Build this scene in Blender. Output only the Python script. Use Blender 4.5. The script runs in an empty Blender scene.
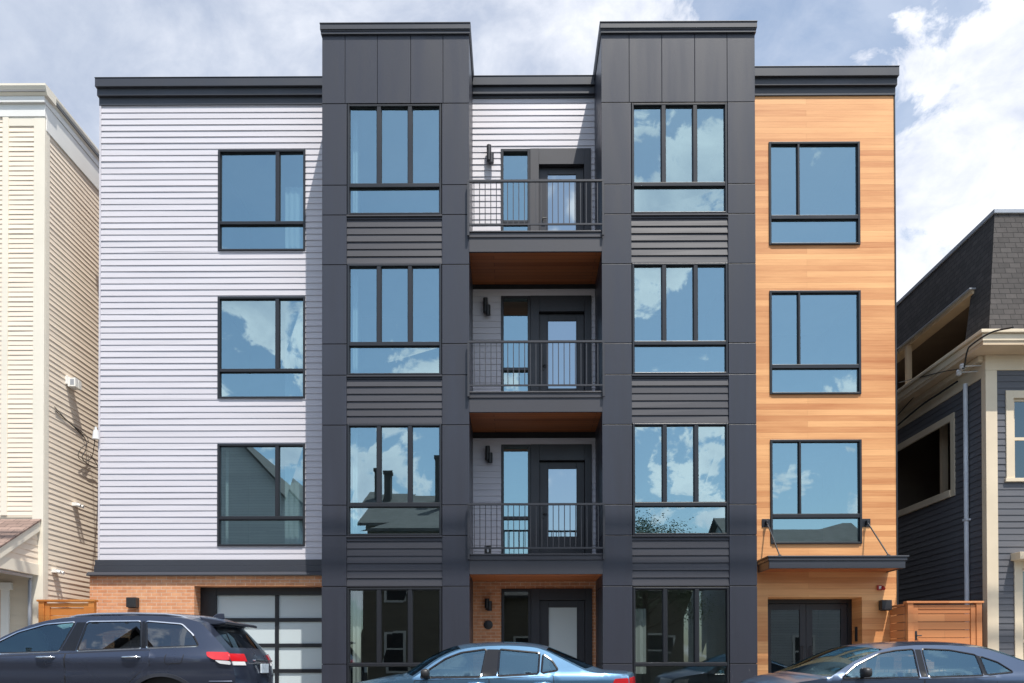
import bpy, bmesh, math, random
from mathutils import Vector, Matrix
from mathutils.geometry import delaunay_2d_cdt
random.seed(7)
C = bpy.context.scene.collection
R = math.radians
HC = 1.02                       # camera height above the street
YB, YL, YR = 15.10, 16.42, 16.26    # bay plane, white / recess wall plane, cedar wall plane

# ------------------------------------------------------------------ materials
def mat(name):
    m = bpy.data.materials.new(name); m.use_nodes = True
    nt = m.node_tree; b = nt.nodes['Principled BSDF']
    return m, nt, b
def N(nt, typ, **kw):
    n = nt.nodes.new(typ)
    for k, v in kw.items():
        if k in n.inputs: n.inputs[k].default_value = v
        else: setattr(n, k, v)
    return n
def coords(nt, mode):
    tc = N(nt, 'ShaderNodeTexCoord'); s = N(nt, 'ShaderNodeSeparateXYZ'); c = N(nt, 'ShaderNodeCombineXYZ')
    nt.links.new(tc.outputs['Object'], s.inputs[0])
    if mode == 'xyz': return tc.outputs['Object']
    if mode == 'wall':                                   # works on walls along x and along y
        a = N(nt, 'ShaderNodeMath', operation='ADD'); nt.links.new(s.outputs[0], a.inputs[0]); nt.links.new(s.outputs[1], a.inputs[1])
        nt.links.new(a.outputs[0], c.inputs[0]); nt.links.new(s.outputs[2], c.inputs[1])
    if mode == 'floor':
        nt.links.new(s.outputs[0], c.inputs[0]); nt.links.new(s.outputs[1], c.inputs[1])
    return c.outputs[0]
def scaled(nt, vec, sc):
    m = N(nt, 'ShaderNodeMapping'); m.inputs['Scale'].default_value = sc
    nt.links.new(vec, m.inputs['Vector']); return m.outputs[0]
def mixc(nt, fac, a, b, mode='MIX'):
    m = N(nt, 'ShaderNodeMix', data_type='RGBA', blend_type=mode)
    for sock, v in ((m.inputs[0], fac), (m.inputs[6], a), (m.inputs[7], b)):
        if hasattr(v, 'links') or hasattr(v, 'node'): nt.links.new(v, sock)
        else: sock.default_value = v if not isinstance(v, tuple) else (*v, 1)[:4]
    return m.outputs[2]
def ramp(nt, fac, lo, hi, a=0.0, b=1.0):
    m = N(nt, 'ShaderNodeMapRange'); m.inputs[1].default_value = lo; m.inputs[2].default_value = hi
    m.inputs[3].default_value = a; m.inputs[4].default_value = b
    nt.links.new(fac, m.inputs[0]); return m.outputs[0]
def bump(nt, b, h, strength, dist=0.01):
    n = N(nt, 'ShaderNodeBump'); n.inputs['Strength'].default_value = strength; n.inputs['Distance'].default_value = dist
    nt.links.new(h, n.inputs['Height']); nt.links.new(n.outputs[0], b.inputs['Normal'])

def plain(name, col, rough=0.5, metal=0.0, var=0.12, sc=(1.3, 1.3, 1.3), fine=0.0, coat=0.0, spec=0.5):
    m, nt, b = mat(name)
    v = coords(nt, 'xyz')
    n = N(nt, 'ShaderNodeTexNoise'); n.inputs['Scale'].default_value = 1.0; n.inputs['Detail'].default_value = 6
    nt.links.new(scaled(nt, v, sc), n.inputs['Vector'])
    c = mixc(nt, ramp(nt, n.outputs[0], .3, .7), tuple(x*(1-var) for x in col), tuple(x*(1+var) for x in col))
    nt.links.new(c, b.inputs['Base Color'])
    r = ramp(nt, n.outputs[0], .3, .7, rough*1.12, rough*.9); nt.links.new(r, b.inputs['Roughness'])
    b.inputs['Metallic'].default_value = metal; b.inputs['Coat Weight'].default_value = coat; b.inputs['Coat Roughness'].default_value = .11
    b.inputs['Specular IOR Level'].default_value = spec
    if fine:
        f = N(nt, 'ShaderNodeTexNoise'); f.inputs['Scale'].default_value = 60; f.inputs['Detail'].default_value = 3
        nt.links.new(v, f.inputs['Vector']); bump(nt, b, f.outputs[0], fine)
    return m
def boards(name, c1, c2, exposure, length, mode='wall', seam=0.0035, rough=0.55, grain=.35, dark=None, offset=.37, vary=1.0):
    m, nt, b = mat(name)
    v = coords(nt, mode)
    br = N(nt, 'ShaderNodeTexBrick', offset=offset, offset_frequency=2)
    for k, x in (('Scale', 1.0), ('Mortar Size', seam), ('Mortar Smooth', .1), ('Bias', 0.0), ('Brick Width', length), ('Row Height', exposure)):
        br.inputs[k].default_value = x
    br.inputs['Color1'].default_value = (0, 0, 0, 1); br.inputs['Color2'].default_value = (1, 1, 1, 1); br.inputs['Mortar'].default_value = (.5, .5, .5, 1)
    nt.links.new(v, br.inputs['Vector'])
    g = N(nt, 'ShaderNodeTexNoise'); g.inputs['Scale'].default_value = 1; g.inputs['Detail'].default_value = 8; g.inputs['Roughness'].default_value = .65
    nt.links.new(scaled(nt, v, (1.1, 30, 1)), g.inputs['Vector'])
    bl = N(nt, 'ShaderNodeTexNoise'); bl.inputs['Scale'].default_value = .7; bl.inputs['Detail'].default_value = 4
    nt.links.new(scaled(nt, v, (.6, 3, 1)), bl.inputs['Vector'])
    t = N(nt, 'ShaderNodeMath', operation='MULTIPLY_ADD'); nt.links.new(g.outputs[0], t.inputs[0]); t.inputs[1].default_value = grain
    vb = N(nt, 'ShaderNodeMath', operation='MULTIPLY_ADD'); nt.links.new(br.outputs['Color'], vb.inputs[0]); vb.inputs[1].default_value = vary; vb.inputs[2].default_value = (1-vary)*.5
    nt.links.new(vb.outputs[0], t.inputs[2])
    t2 = N(nt, 'ShaderNodeMath', operation='ADD'); nt.links.new(t.outputs[0], t2.inputs[0]); nt.links.new(bl.outputs[0], t2.inputs[1])
    c = mixc(nt, ramp(nt, t2.outputs[0], .45+grain*.3, 1.45+grain*.7), c1, c2)
    c = mixc(nt, br.outputs['Fac'], c, dark or tuple(x*.25 for x in c1))
    nt.links.new(c, b.inputs['Base Color']); b.inputs['Roughness'].default_value = rough
    inv = N(nt, 'ShaderNodeMath', operation='SUBTRACT'); inv.inputs[0].default_value = 1; nt.links.new(br.outputs['Fac'], inv.inputs[1])
    bump(nt, b, inv.outputs[0], .6, .006)
    return m
def bricks(name, c1, c2, mortar, mode='wall', w=.203, h=.0677):
    m, nt, b = mat(name)
    v = coords(nt, mode)
    br = N(nt, 'ShaderNodeTexBrick')
    for k, x in (('Scale', 1.0), ('Mortar Size', .006), ('Mortar Smooth', .2), ('Bias', 0.0), ('Brick Width', w), ('Row Height', h)):
        br.inputs[k].default_value = x
    br.inputs['Color1'].default_value = (*c1, 1); br.inputs['Color2'].default_value = (*c2, 1); br.inputs['Mortar'].default_value = (*mortar, 1)
    nt.links.new(v, br.inputs['Vector'])
    n = N(nt, 'ShaderNodeTexNoise'); n.inputs['Scale'].default_value = 9; n.inputs['Detail'].default_value = 6; nt.links.new(v, n.inputs['Vector'])
    c = mixc(nt, .35, br.outputs['Color'], ramp(nt, n.outputs[0], .3, .7, .35, .75), 'OVERLAY')
    nt.links.new(c, b.inputs['Base Color']); b.inputs['Roughness'].default_value = .85
    inv = N(nt, 'ShaderNodeMath', operation='SUBTRACT'); inv.inputs[0].default_value = 1; nt.links.new(br.outputs['Fac'], inv.inputs[1])
    bump(nt, b, inv.outputs[0], .8, .008)
    return m
def shingles(name, c1, c2, mode='wall', w=.3, h=.14):
    m = bricks(name, c1, c2, tuple(x*.3 for x in c1), mode, w, h)
    return m
def glass(name, refl, tint, trans, gtint=(1, 1, 1), rough=0.0, wave=0.0):
    """coated glazing: a mirror share plus a tinted view through"""
    m = bpy.data.materials.new(name); m.use_nodes = True; nt = m.node_tree; nt.nodes.clear()
    o = N(nt, 'ShaderNodeOutputMaterial'); mx = N(nt, 'ShaderNodeMixShader'); gl = N(nt, 'ShaderNodeBsdfGlossy'); tr = N(nt, 'ShaderNodeBsdfTransparent')
    gl.inputs['Color'].default_value = (*gtint, 1); gl.inputs['Roughness'].default_value = rough
    tr.inputs['Color'].default_value = (*tuple(t*trans for t in tint), 1)
    lw = N(nt, 'ShaderNodeLayerWeight'); lw.inputs['Blend'].default_value = .25
    nt.links.new(ramp(nt, lw.outputs['Fresnel'], 0.05, 1, refl, 1), mx.inputs[0])
    nt.links.new(tr.outputs[0], mx.inputs[1]); nt.links.new(gl.outputs[0], mx.inputs[2]); nt.links.new(mx.outputs[0], o.inputs[0])
    if wave:
        tc = N(nt, 'ShaderNodeTexCoord'); n = N(nt, 'ShaderNodeTexNoise'); n.inputs['Scale'].default_value = .9; n.inputs['Detail'].default_value = 1
        nt.links.new(tc.outputs['Object'], n.inputs['Vector'])
        bp = N(nt, 'ShaderNodeBump'); bp.inputs['Strength'].default_value = wave; bp.inputs['Distance'].default_value = .01
        nt.links.new(n.outputs[0], bp.inputs['Height']); nt.links.new(bp.outputs[0], gl.inputs['Normal'])
    return m
M = {}
M['white_siding'] = plain('white_siding', (.545, .525, .565), .55, var=.05, sc=(.5, .5, 9))
M['charcoal'] = plain('charcoal_panel', (.028, .030, .042), .38, var=.13, sc=(5, 5, .5), fine=.12)
M['charcoal_lap'] = plain('charcoal_lap', (.031, .031, .040), .52, var=.08, sc=(.5, .5, 9))
M['trim_dark'] = plain('dark_trim', (.036, .039, .050), .42, var=.08)
M['gap'] = plain('joint_dark', (.012, .012, .014), .8)  # near-black for open joints, shut lines and header trim
M['black_frame'] = plain('black_frame', (.013, .014, .018), .35, var=.1)
M['rail'] = plain('rail_grey', (.034, .034, .040), .4, var=.06)
M['door_dark'] = plain('door_dark', (.020, .020, .026), .4, var=.1)
M['door_grey'] = plain('door_surround', (.042, .041, .049), .5, var=.1)
M['cedar'] = boards('cedar', (.43, .135, .034), (.86, .455, .19), .118, 3.1, dark=(.44, .19, .07), seam=.0010, grain=1.15, vary=.78)
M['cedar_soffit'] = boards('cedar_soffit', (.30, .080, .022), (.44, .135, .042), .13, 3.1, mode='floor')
M['cedar_dark'] = boards('cedar_fence', (.50, .17, .055), (.66, .27, .10), .16, 60, rough=.6, seam=.001, grain=.7)
M['orange_fence'] = boards('orange_fence', (.58, .19, .035), (.68, .26, .055), .16, 60, rough=.6, seam=.001, grain=.6)
M['brick'] = bricks('brick', (.52, .215, .10), (.64, .30, .155), (.62, .45, .33))
M['brick_dark'] = bricks('brick_entry', (.46, .19, .09), (.58, .26, .13), (.60, .42, .30))
M['cream_siding'] = plain('cream_siding', (.79, .675, .55), .6, var=.04, sc=(.5, .5, 6))
M['shaded_siding'] = plain('shaded_siding', (.62, .54, .43), .6, var=.06, sc=(.5, .5, 6))  # cream siding in a darker tone, porch shade put into the colour
M['cream_trim'] = plain('cream_trim', (.76, .70, .59), .5, var=.04)
M['white_trim'] = plain('white_trim', (.74, .73, .70), .5, var=.04)
M['tan_trim'] = plain('tan_trim', (.60, .46, .31), .55, var=.1)
M['red_shingle'] = shingles('red_shingle', (.17, .115, .095), (.26, .18, .15), 'floor', .3, .14)
M['dark_shingle'] = shingles('dark_shingle', (.046, .041, .040), (.070, .062, .060), 'wall', .22, .11)
M['grey_siding'] = plain('grey_siding', (.095, .096, .108), .6, var=.08, sc=(.5, .5, 6))
M['buff_trim'] = plain('buff_trim', (.66, .55, .40), .55, var=.08)
M['galv'] = plain('downspout_grey', (.36, .38, .42), .4, metal=.3)
M['pipe_white'] = plain('downspout_white', (.62, .64, .68), .4)
M['room'] = plain('room_wall', (.46, .45, .42), .8, var=.05)
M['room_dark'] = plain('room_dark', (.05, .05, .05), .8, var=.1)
M['blind'] = plain('blind', (.72, .72, .68), .7, var=.03)
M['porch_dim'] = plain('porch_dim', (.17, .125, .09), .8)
M['frost'] = plain('frosted_glass', (.50, .565, .585), .22, var=.03, sc=(.3, .3, .3))
M['roofing'] = plain('roof_membrane', (.2, .2, .2), .9)
M['cable'] = plain('cable_black', (.012, .012, .013), .6)
M['porcelain'] = plain('porcelain', (.6, .6, .6), .2)
M['concrete'] = plain('concrete', (.36, .35, .33), .85, var=.12, fine=.2)
M['asphalt'] = plain('asphalt', (.055, .055, .058), .9, var=.2, fine=.4)
M['ground'] = plain('soil', (.12, .12, .09), .95, var=.3)
M['win'] = glass('window_glass', .42, (.74, .95, 1), .68, (.60, .83, .90), wave=.008)
M['win_clear'] = glass('ground_glass', .16, (.85, .95, .95), .55, (.75, .9, .95), wave=.02)
M['win_door'] = glass('door_glass', .44, (.9, .97, 1), .3, (.70, .82, .90), .03)
M['car_win'] = glass('car_glass_clear', .25, (.72, .9, .95), .66, (.36, .62, .80))
M['car_win_clear'] = glass('car_glass_front', .14, (.72, .92, .92), .8, (.6, .82, .95))
M['car_win_dark'] = glass('car_glass_privacy', .13, (.5, .6, .7), .25, (.8, .9, 1))
M['red_lens'] = plain('red_lens', (.55, .012, .018), .12, var=.15, coat=.6)
M['clear_lens'] = plain('clear_lens', (.75, .75, .76), .1, coat=.8)
M['chrome'] = plain('chrome', (.75, .76, .78), .14, metal=1.0, var=.03)
M['gloss_black'] = plain('gloss_black', (.008, .008, .010), .12)
M['rubber'] = plain('rubber', (.018, .018, .019), .75)
M['alloy'] = plain('alloy', (.45, .46, .48), .3, metal=.9)
M['blackplastic'] = plain('black_plastic', (.02, .02, .022), .45)
M['seat'] = plain('seat_cloth', (.05, .05, .055), .85)
M['seat_tan'] = plain('seat_grey', (.20, .19, .19), .85)
M['plate'] = plain('plate', (.55, .62, .68), .4, var=.2, sc=(14, 14, 20))
M['leaf'] = plain('leaf', (.055, .095, .028), .5, var=.5, sc=(9, 9, 9))
M['bark'] = plain('bark', (.09, .065, .045), .9)
M['pole'] = plain('pole_wood', (.10, .075, .055), .9)
M['red_alarm'] = plain('red_alarm', (.42, .02, .02), .35)
M['house_grey'] = boards('house_grey', (.46, .48, .50), (.56, .58, .60), .13, 30, dark=(.10, .10, .11))
M['house_tan'] = boards('house_tan', (.16, .135, .10), (.20, .17, .13), .13, 30, dark=(.16, .13, .1))
M['house_roof'] = shingles('house_roof', (.06, .055, .055), (.11, .10, .10), 'floor')
def paint(name, col, metal=.5, rough=.33):
    m = plain(name, col, rough, metal=metal, var=.03, coat=1.0); return m
M['paint_slate'] = paint('paint_slate', (.040, .050, .082), .55, .28)
M['paint_blue'] = paint('paint_light_blue', (.085, .19, .315), .6, .27)
M['paint_navy'] = paint('paint_navy', (.050, .078, .135), .55, .30)

# ------------------------------------------------------------------ mesh builder
class MB:
    def __init__(s): s.v = []; s.f = []; s.m = []
    def add(s, vs, fs, m=0):
        o = len(s.v); s.v += [tuple(v) for v in vs]
        for f in fs: s.f.append([o+i for i in f]); s.m.append(m)
    def quad(s, *p, m=0): s.add(p, [list(range(len(p)))], m)
    def box(s, x0, x1, y0, y1, z0, z1, m=0):
        if x0 > x1: x0, x1 = x1, x0
        if y0 > y1: y0, y1 = y1, y0
        if z0 > z1: z0, z1 = z1, z0
        s.add([(x0,y0,z0),(x1,y0,z0),(x1,y1,z0),(x0,y1,z0),(x0,y0,z1),(x1,y0,z1),(x1,y1,z1),(x0,y1,z1)],
              [(0,3,2,1),(4,5,6,7),(0,1,5,4),(1,2,6,5),(2,3,7,6),(3,0,4,7)], m)
    def prism(s, poly, fn, m=0):
        """poly: 2D outline; fn(a,b,side) -> 3D"""
        n = len(poly); vs = [fn(a, b, 0) for a, b in poly]+[fn(a, b, 1) for a, b in poly]
        s.add(vs, [list(range(n))[::-1], list(range(n, 2*n))]+[(i, (i+1) % n, n+(i+1) % n, n+i) for i in range(n)], m)
    def tube(s, path, r, n=8, m=0, cap=True):
        P = [Vector(p) for p in path]; rings = []
        for i, p in enumerate(P):
            t = (P[min(i+1, len(P)-1)]-P[max(i-1, 0)]).normalized()
            a = t.cross(Vector((0, 0, 1)) if abs(t.z) < .95 else Vector((1, 0, 0))).normalized(); b = t.cross(a)
            rr = r[i] if isinstance(r, (list, tuple)) else r
            rings.append([p+a*rr*math.cos(2*math.pi*k/n)+b*rr*math.sin(2*math.pi*k/n) for k in range(n)])
        vs = [q for ring in rings for q in ring]; fs = []
        for i in range(len(P)-1):
            for k in range(n): fs.append((i*n+k, (i+1)*n+k, (i+1)*n+(k+1) % n, i*n+(k+1) % n))
        if cap: fs += [list(range(n)), list(range((len(P)-1)*n, len(P)*n))[::-1]]
        s.add(vs, fs, m)
    def lathe(s, prof, axis_pt, axis='y', n=32, m=0):
        """prof: (radius, along) pairs, revolved round an axis through axis_pt"""
        ax = Vector(axis_pt); vs = []
        for r, h in prof:
            for k in range(n):
                a = 2*math.pi*k/n; c, d = r*math.cos(a), r*math.sin(a)
                vs.append(ax+(Vector((c, h, d)) if axis == 'y' else Vector((c, d, h)) if axis == 'z' else Vector((h, c, d))))
        fs = []
        for i in range(len(prof)-1):
            for k in range(n): fs.append((i*n+k, i*n+(k+1) % n, (i+1)*n+(k+1) % n, (i+1)*n+k))
        s.add(vs, fs, m)
    def build(s, name, mats, parent=None, smooth=None, bevel=0, weld=False, flip=True):
        me = bpy.data.meshes.new(name)
        off = Vector((0, 0, 0))
        p = parent
        while p is not None: off += p.location; p = p.parent
        me.from_pydata([tuple(Vector(v)-off) for v in s.v], [], s.f)
        for k in (mats if isinstance(mats, (list, tuple)) else [mats]): me.materials.append(M[k])
        me.polygons.foreach_set('material_index', s.m)
        bm = bmesh.new(); bm.from_mesh(me)
        if weld: bmesh.ops.remove_doubles(bm, verts=bm.verts, dist=.0006)
        if flip: bmesh.ops.recalc_face_normals(bm, faces=bm.faces)
        bm.to_mesh(me); bm.free()
        if smooth:
            for q in me.polygons: q.use_smooth = True
            me.set_sharp_from_angle(angle=R(smooth))
        o = bpy.data.objects.new(name, me); C.objects.link(o)
        if parent: o.parent = parent
        if bevel:
            b = o.modifiers.new('bevel', 'BEVEL'); b.width = bevel; b.segments = 2; b.limit_method = 'ANGLE'; b.angle_limit = R(40)
        return o
def tag(o, label, cat, group=None, kind=None):
    o['label'] = label; o['category'] = cat
    if group: o['group'] = group
    return o
def thing(name, label, cat, loc=(0, 0, 0), group=None):
    o = bpy.data.objects.new(name, None); o.location = loc; o.empty_display_size = .3; C.objects.link(o)
    return tag(o, label, cat, group)
def struct(o): o['kind'] = 'structure'; return o

def siding(mb, O, u, n, a0, a1, z0, z1, openings=(), exp=.127, lip=.013, lim=None, m=0, jit=.0026):
    """real lapped boards on the plane through O (u along, n outward), cut round the openings"""
    O, u, n = Vector(O), Vector(u), Vector(n)
    P = lambda a, z, off: O+u*a+n*off+Vector((0, 0, z))
    z = z0
    while z < z1-.004:
        zt = min(z+exp, z1); lp = lip*random.uniform(.88, 1.12)
        cuts = sorted({z, zt, *[q for o in openings for q in (o[2], o[3]) if z < q < zt]})
        for b0, b1 in zip(cuts, cuts[1:]):
            zm = (b0+b1)/2; lo, hi = (a0, a1) if lim is None else lim(zm)
            if hi-lo < .01: continue
            segs = [(lo, hi)]
            for o in openings:
                if o[2] < zm < o[3]:
                    ns = []
                    for s0, s1 in segs:
                        if o[1] <= s0 or o[0] >= s1: ns.append((s0, s1)); continue
                        if o[0] > s0: ns.append((s0, o[0]))
                        if o[1] < s1: ns.append((o[1], s1))
                    segs = ns
            f = lambda q: lp*(1-(q-z)/exp)
            for s0, s1 in segs:
                k = max(1, int((s1-s0)/1.2)); pts = [s0+(s1-s0)*i/k for i in range(k+1)]
                jj = [random.uniform(-jit, jit) for _ in pts]
                for i in range(k):
                    mb.quad(P(pts[i], b0, f(b0)+jj[i]), P(pts[i+1], b0, f(b0)+jj[i+1]), P(pts[i+1], b1, f(b1)), P(pts[i], b1, f(b1)), m=m)
                    if b0 == z: mb.quad(P(pts[i], b0, -.004), P(pts[i+1], b0, -.004), P(pts[i+1], b0, f(b0)+jj[i+1]), P(pts[i], b0, f(b0)+jj[i]), m=m)
        z += exp
def sheet(mb, y, x0, x1, z0, z1, openings=(), m=0):
    """flat wall at y with rectangular openings"""
    xs = sorted({x0, x1, *[q for o in openings for q in o[:2] if x0 < q < x1]}); zs = sorted({z0, z1, *[q for o in openings for q in o[2:] if z0 < q < z1]})
    for a, b in zip(xs, xs[1:]):
        for c, d in zip(zs, zs[1:]):
            if any(o[0] <= (a+b)/2 <= o[1] and o[2] <= (c+d)/2 <= o[3] for o in openings): continue
            mb.quad((a, y, c), (b, y, c), (b, y, d), (a, y, d), m=m)

# ------------------------------------------------------------------ setting: ground, road, pavements
def slab(name, x0, x1, y0, y1, z0, z1, m, bev=.02):
    b = MB(); b.box(x0, x1, y0, y1, z0, z1); return struct(b.build(name, m, bevel=bev))
g = MB(); g.quad((-900, -900, -.02), (900, -900, -.02), (900, 900, -.02), (-900, 900, -.02)); struct(g.build('ground', 'ground'))
g = MB(); g.quad((-200, .6, 0), (200, .6, 0), (200, 13.45, 0), (-200, 13.45, 0)); struct(g.build('road', 'asphalt'))
slab('pavement', -200, 200, 13.6, 17.5, -.1, .13, 'concrete')
slab('kerb', -200, 200, 13.45, 13.596, -.1, .125, 'concrete')
slab('pavement', -200, 200, -2.6, .45, -.1, .13, 'concrete')
slab('kerb', -200, 200, .454, .6, -.1, .125, 'concrete')

# ------------------------------------------------------------------ the apartment building
apt = thing('apartment_building', 'four-storey modern apartment building with white siding, charcoal bays and an orange cedar end', 'building', (-.4, 16.42, .13))
FT = [11.735, 8.685, 5.64]; FBm = [9.63, 6.575, 3.525]       # window tops and sills, upper three storeys
def room(parent, x0, x1, y, z0, z1, m='room', depth=2.6, blind=None):
    b = MB(); X0, X1, Z0, Z1 = x0-.25, x1+.25, z0-.35, z1+.2; Y0, Y1 = y, y+depth
    b.quad((X0,Y1,Z0),(X1,Y1,Z0),(X1,Y1,Z1),(X0,Y1,Z1)); b.quad((X0,Y0,Z0),(X0,Y1,Z0),(X0,Y1,Z1),(X0,Y0,Z1)); b.quad((X1,Y0,Z0),(X1,Y1,Z0),(X1,Y1,Z1),(X1,Y0,Z1))
    b.quad((X0,Y0,Z0),(X1,Y0,Z0),(X1,Y1,Z0),(X0,Y1,Z0)); b.quad((X0,Y0,Z1),(X1,Y0,Z1),(X1,Y1,Z1),(X0,Y1,Z1))
    for q in ((X0,x0,Z0,Z1),(x1,X1,Z0,Z1),(x0,x1,Z0,z0),(x0,x1,z1,Z1)): b.quad((q[0],Y0,q[2]),(q[1],Y0,q[2]),(q[1],Y0,q[3]),(q[0],Y0,q[3]))
    b.build('room', m, parent)
    if blind:
        for (bx0, bx1, bz0, bz1) in blind:
            c = MB(); k = max(2, int((bx1-bx0)/.09)); t = .02
            for i in range(k):
                a0, a1 = bx0+(bx1-bx0)*i/k, bx0+(bx1-bx0)*(i+1)/k; am = (a0+a1)/2
                c.quad((a0, y+.16, bz0), (am, y+.16+t, bz0), (am, y+.16+t, bz1), (a0, y+.16, bz1)); c.quad((am, y+.16+t, bz0), (a1, y+.16, bz0), (a1, y+.16, bz1), (am, y+.16+t, bz1))
            c.build('curtain_or_lit_panel', 'blind', parent, smooth=60)  # curtains, plus added pale panels that imitate lit interiors
def window(x0, x1, z0, z1, y, mull, trans, below_mull=False, mw=.06, fw=.045, set_in=.03, depth=.12, pane='win', rm='room', blind=None, mframe='black_frame'):
    """frame with vertical mullions above a transom bar and one wide light below; panes are sub-parts"""
    b = MB(); yf, yb = y-set_in*-1, y+depth
    yf = y+set_in-.045
    b.box(x0, x0+fw, yf, yb, z0, z1); b.box(x1-fw, x1, yf, yb, z0, z1)
    b.box(x0+fw, x1-fw, yf+.002, yb, z1-fw, z1); b.box(x0+fw, x1-fw, yf-.012, yb, z0, z0+fw*.8)
    tz0, tz1 = trans
    b.box(x0+fw, x1-fw, yf+.004, yb, tz0, tz1)
    xs = [x0+fw]
    for q in mull:
        b.box(q-mw/2, q+mw/2, yf+.006, yb, tz1, z1-fw)
        xs += [q-mw/2, q+mw/2]
    xs.append(x1-fw)
    fr = b.build('window', mframe, apt, bevel=.005)
    yg = y+.05
    lights = [(xs[i], xs[i+1], tz1, z1-fw) for i in range(0, len(xs), 2)]+[(x0+fw, x1-fw, z0+fw*.8, tz0)]
    for (a, c, d, e) in lights:
        s = MB(); w = .013                                        # slim sash round each light
        s.box(a, a+w, yg-.02, yg+.03, d, e); s.box(c-w, c, yg-.02, yg+.03, d, e); s.box(a+w, c-w, yg-.018, yg+.03, d, d+w); s.box(a+w, c-w, yg-.018, yg+.03, e-w, e)
        s.build('sash', mframe, fr)
        p = MB(); j = [random.uniform(-.0026, .0026) for _ in range(4)]
        p.quad((a+w, yg+j[0], d+w), (c-w, yg+j[1], d+w), (c-w, yg+j[2], e-w), (a+w, yg+j[3], e-w)); p.build('pane', pane, fr)
    room(fr, x0, x1, yb+.004, z0, z1, rm, blind=blind)
    return fr
# --- white siding: left wing and recess
LW = (-6.13, -4.32); ops = [(LW[0], LW[1], FBm[i], FT[i]) for i in range(3)]
b = MB(); siding(b, (0, YL, 0), (1, 0, 0), (0, -1, 0), -8.58, -3.2, 3.25, 12.69, ops, lip=.0135)
b.box(-8.586, -8.55, YL-.022, YL+.1, 3.25, 12.69)
for o in ops:                                                      # reveals
    b.quad((o[0], YL, o[2]), (o[0], YL+.1, o[2]), (o[0], YL+.1, o[3]), (o[0], YL, o[3])); b.quad((o[1], YL, o[2]), (o[1], YL+.1, o[2]), (o[1], YL+.1, o[3]), (o[1], YL, o[3]))
b.build('white_siding', 'white_siding', apt, flip=False)
FLOOR = [9.29, 6.24, 3.17, .30]
def dops(fz): return [(-.285, 1.575, fz-.02, fz+2.44)]
b = MB()
siding(b, (0, YL, 0), (1, 0, 0), (0, -1, 0), -.866, 1.652, 9.0, 12.82, dops(FLOOR[0]), lip=.0135)
siding(b, (0, YL, 0), (1, 0, 0), (0, -1, 0), -.866, 1.652, 6.0, 8.82, dops(FLOOR[1]), lip=.0135)
siding(b, (0, YL, 0), (1, 0, 0), (0, -1, 0), -.866, 1.652, 2.9, 5.74, dops(FLOOR[2]), lip=.0135)
b.build('white_siding', 'white_siding', apt, flip=False)
for z in (8.82, 5.74):
    b = MB(); b.box(-.866, 1.652, YL-.03, YL+.05, z, z+.12); b.build('header_trim', 'gap', apt)
# --- cornices
def cornice(name, x0, x1, y, steps, left=False, right=False):
    c = MB()
    for z0, z1, pr in steps:
        k = 1-pr/YL; z0, z1 = (z0-HC)*k+HC-(.002 if pr > .05 else 0), (z1-HC)*k+HC
        l = x0-(pr*.22 if left else 0); r = x1+(pr*.2 if right else 0)
        c.box(l, r, y-pr, y+.3, z0, z1-.012); c.box(l-.006 if left else l, r+.006 if right else r, y-pr-.012, y+.3, z1-.012, z1)
    return c.build(name, 'trim_dark', apt, bevel=.006)
cornice('cornice', -8.585, -3.5, YL, [(12.68, 12.90, .03), (12.887, 13.105, .09), (13.08, 13.265, .15)], left=True)
cornice('cornice', -.86, 1.65, YL, [(12.80, 12.90, .03), (12.887, 13.10, .08), (13.075, 13.265, .13)])
cornice('cornice', 4.3, 7.765, YR, [(12.71, 12.935, .03), (12.922, 13.14, .09), (13.115, 13.31, .15)], right=True)
c = MB(); c.box(-8.64, -3.5, YL-.035, YL+.1, 3.125, 3.25); c.box(-8.65, -3.5, YL-.05, YL+.1, 3.0, 3.123)
c.prism([(YL-.13, 2.915), (YL-.13, 2.935), (YL-.06, 2.998), (YL+.1, 2.998), (YL+.1, 2.915)], lambda a, z, s: ((-8.77, -3.5)[s], a, z))
c.build('belt_course', 'trim_dark', apt, bevel=.004)
# --- brick base
b = MB(); GO = (-6.59, -3.35, .1, 2.71)
sheet(b, YL-.04, -8.74, -3.4, .1, 2.914, [GO])
b.quad((-8.74, YL-.04, .1), (-8.74, 22, .1), (-8.74, 22, 2.914), (-8.74, YL-.04, 2.914))
b.quad((-6.59, YL-.04, .1), (-6.59, YL+.4, .1), (-6.59, YL+.4, 2.71), (-6.59, YL-.04, 2.71)); b.quad((-6.59, YL-.04, 2.71), (-3.4, YL-.04, 2.71), (-3.4, YL+.4, 2.71), (-6.59, YL+.4, 2.71))
b.build('brick_wall', 'brick', apt, flip=False)
EO = (-.285, 1.575, .1, FLOOR[3]+2.34)
b = MB(); sheet(b, YL, -.866, 1.652, .1, 2.9, [EO]); b.build('brick_wall', 'brick_dark', apt, flip=False)
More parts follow.
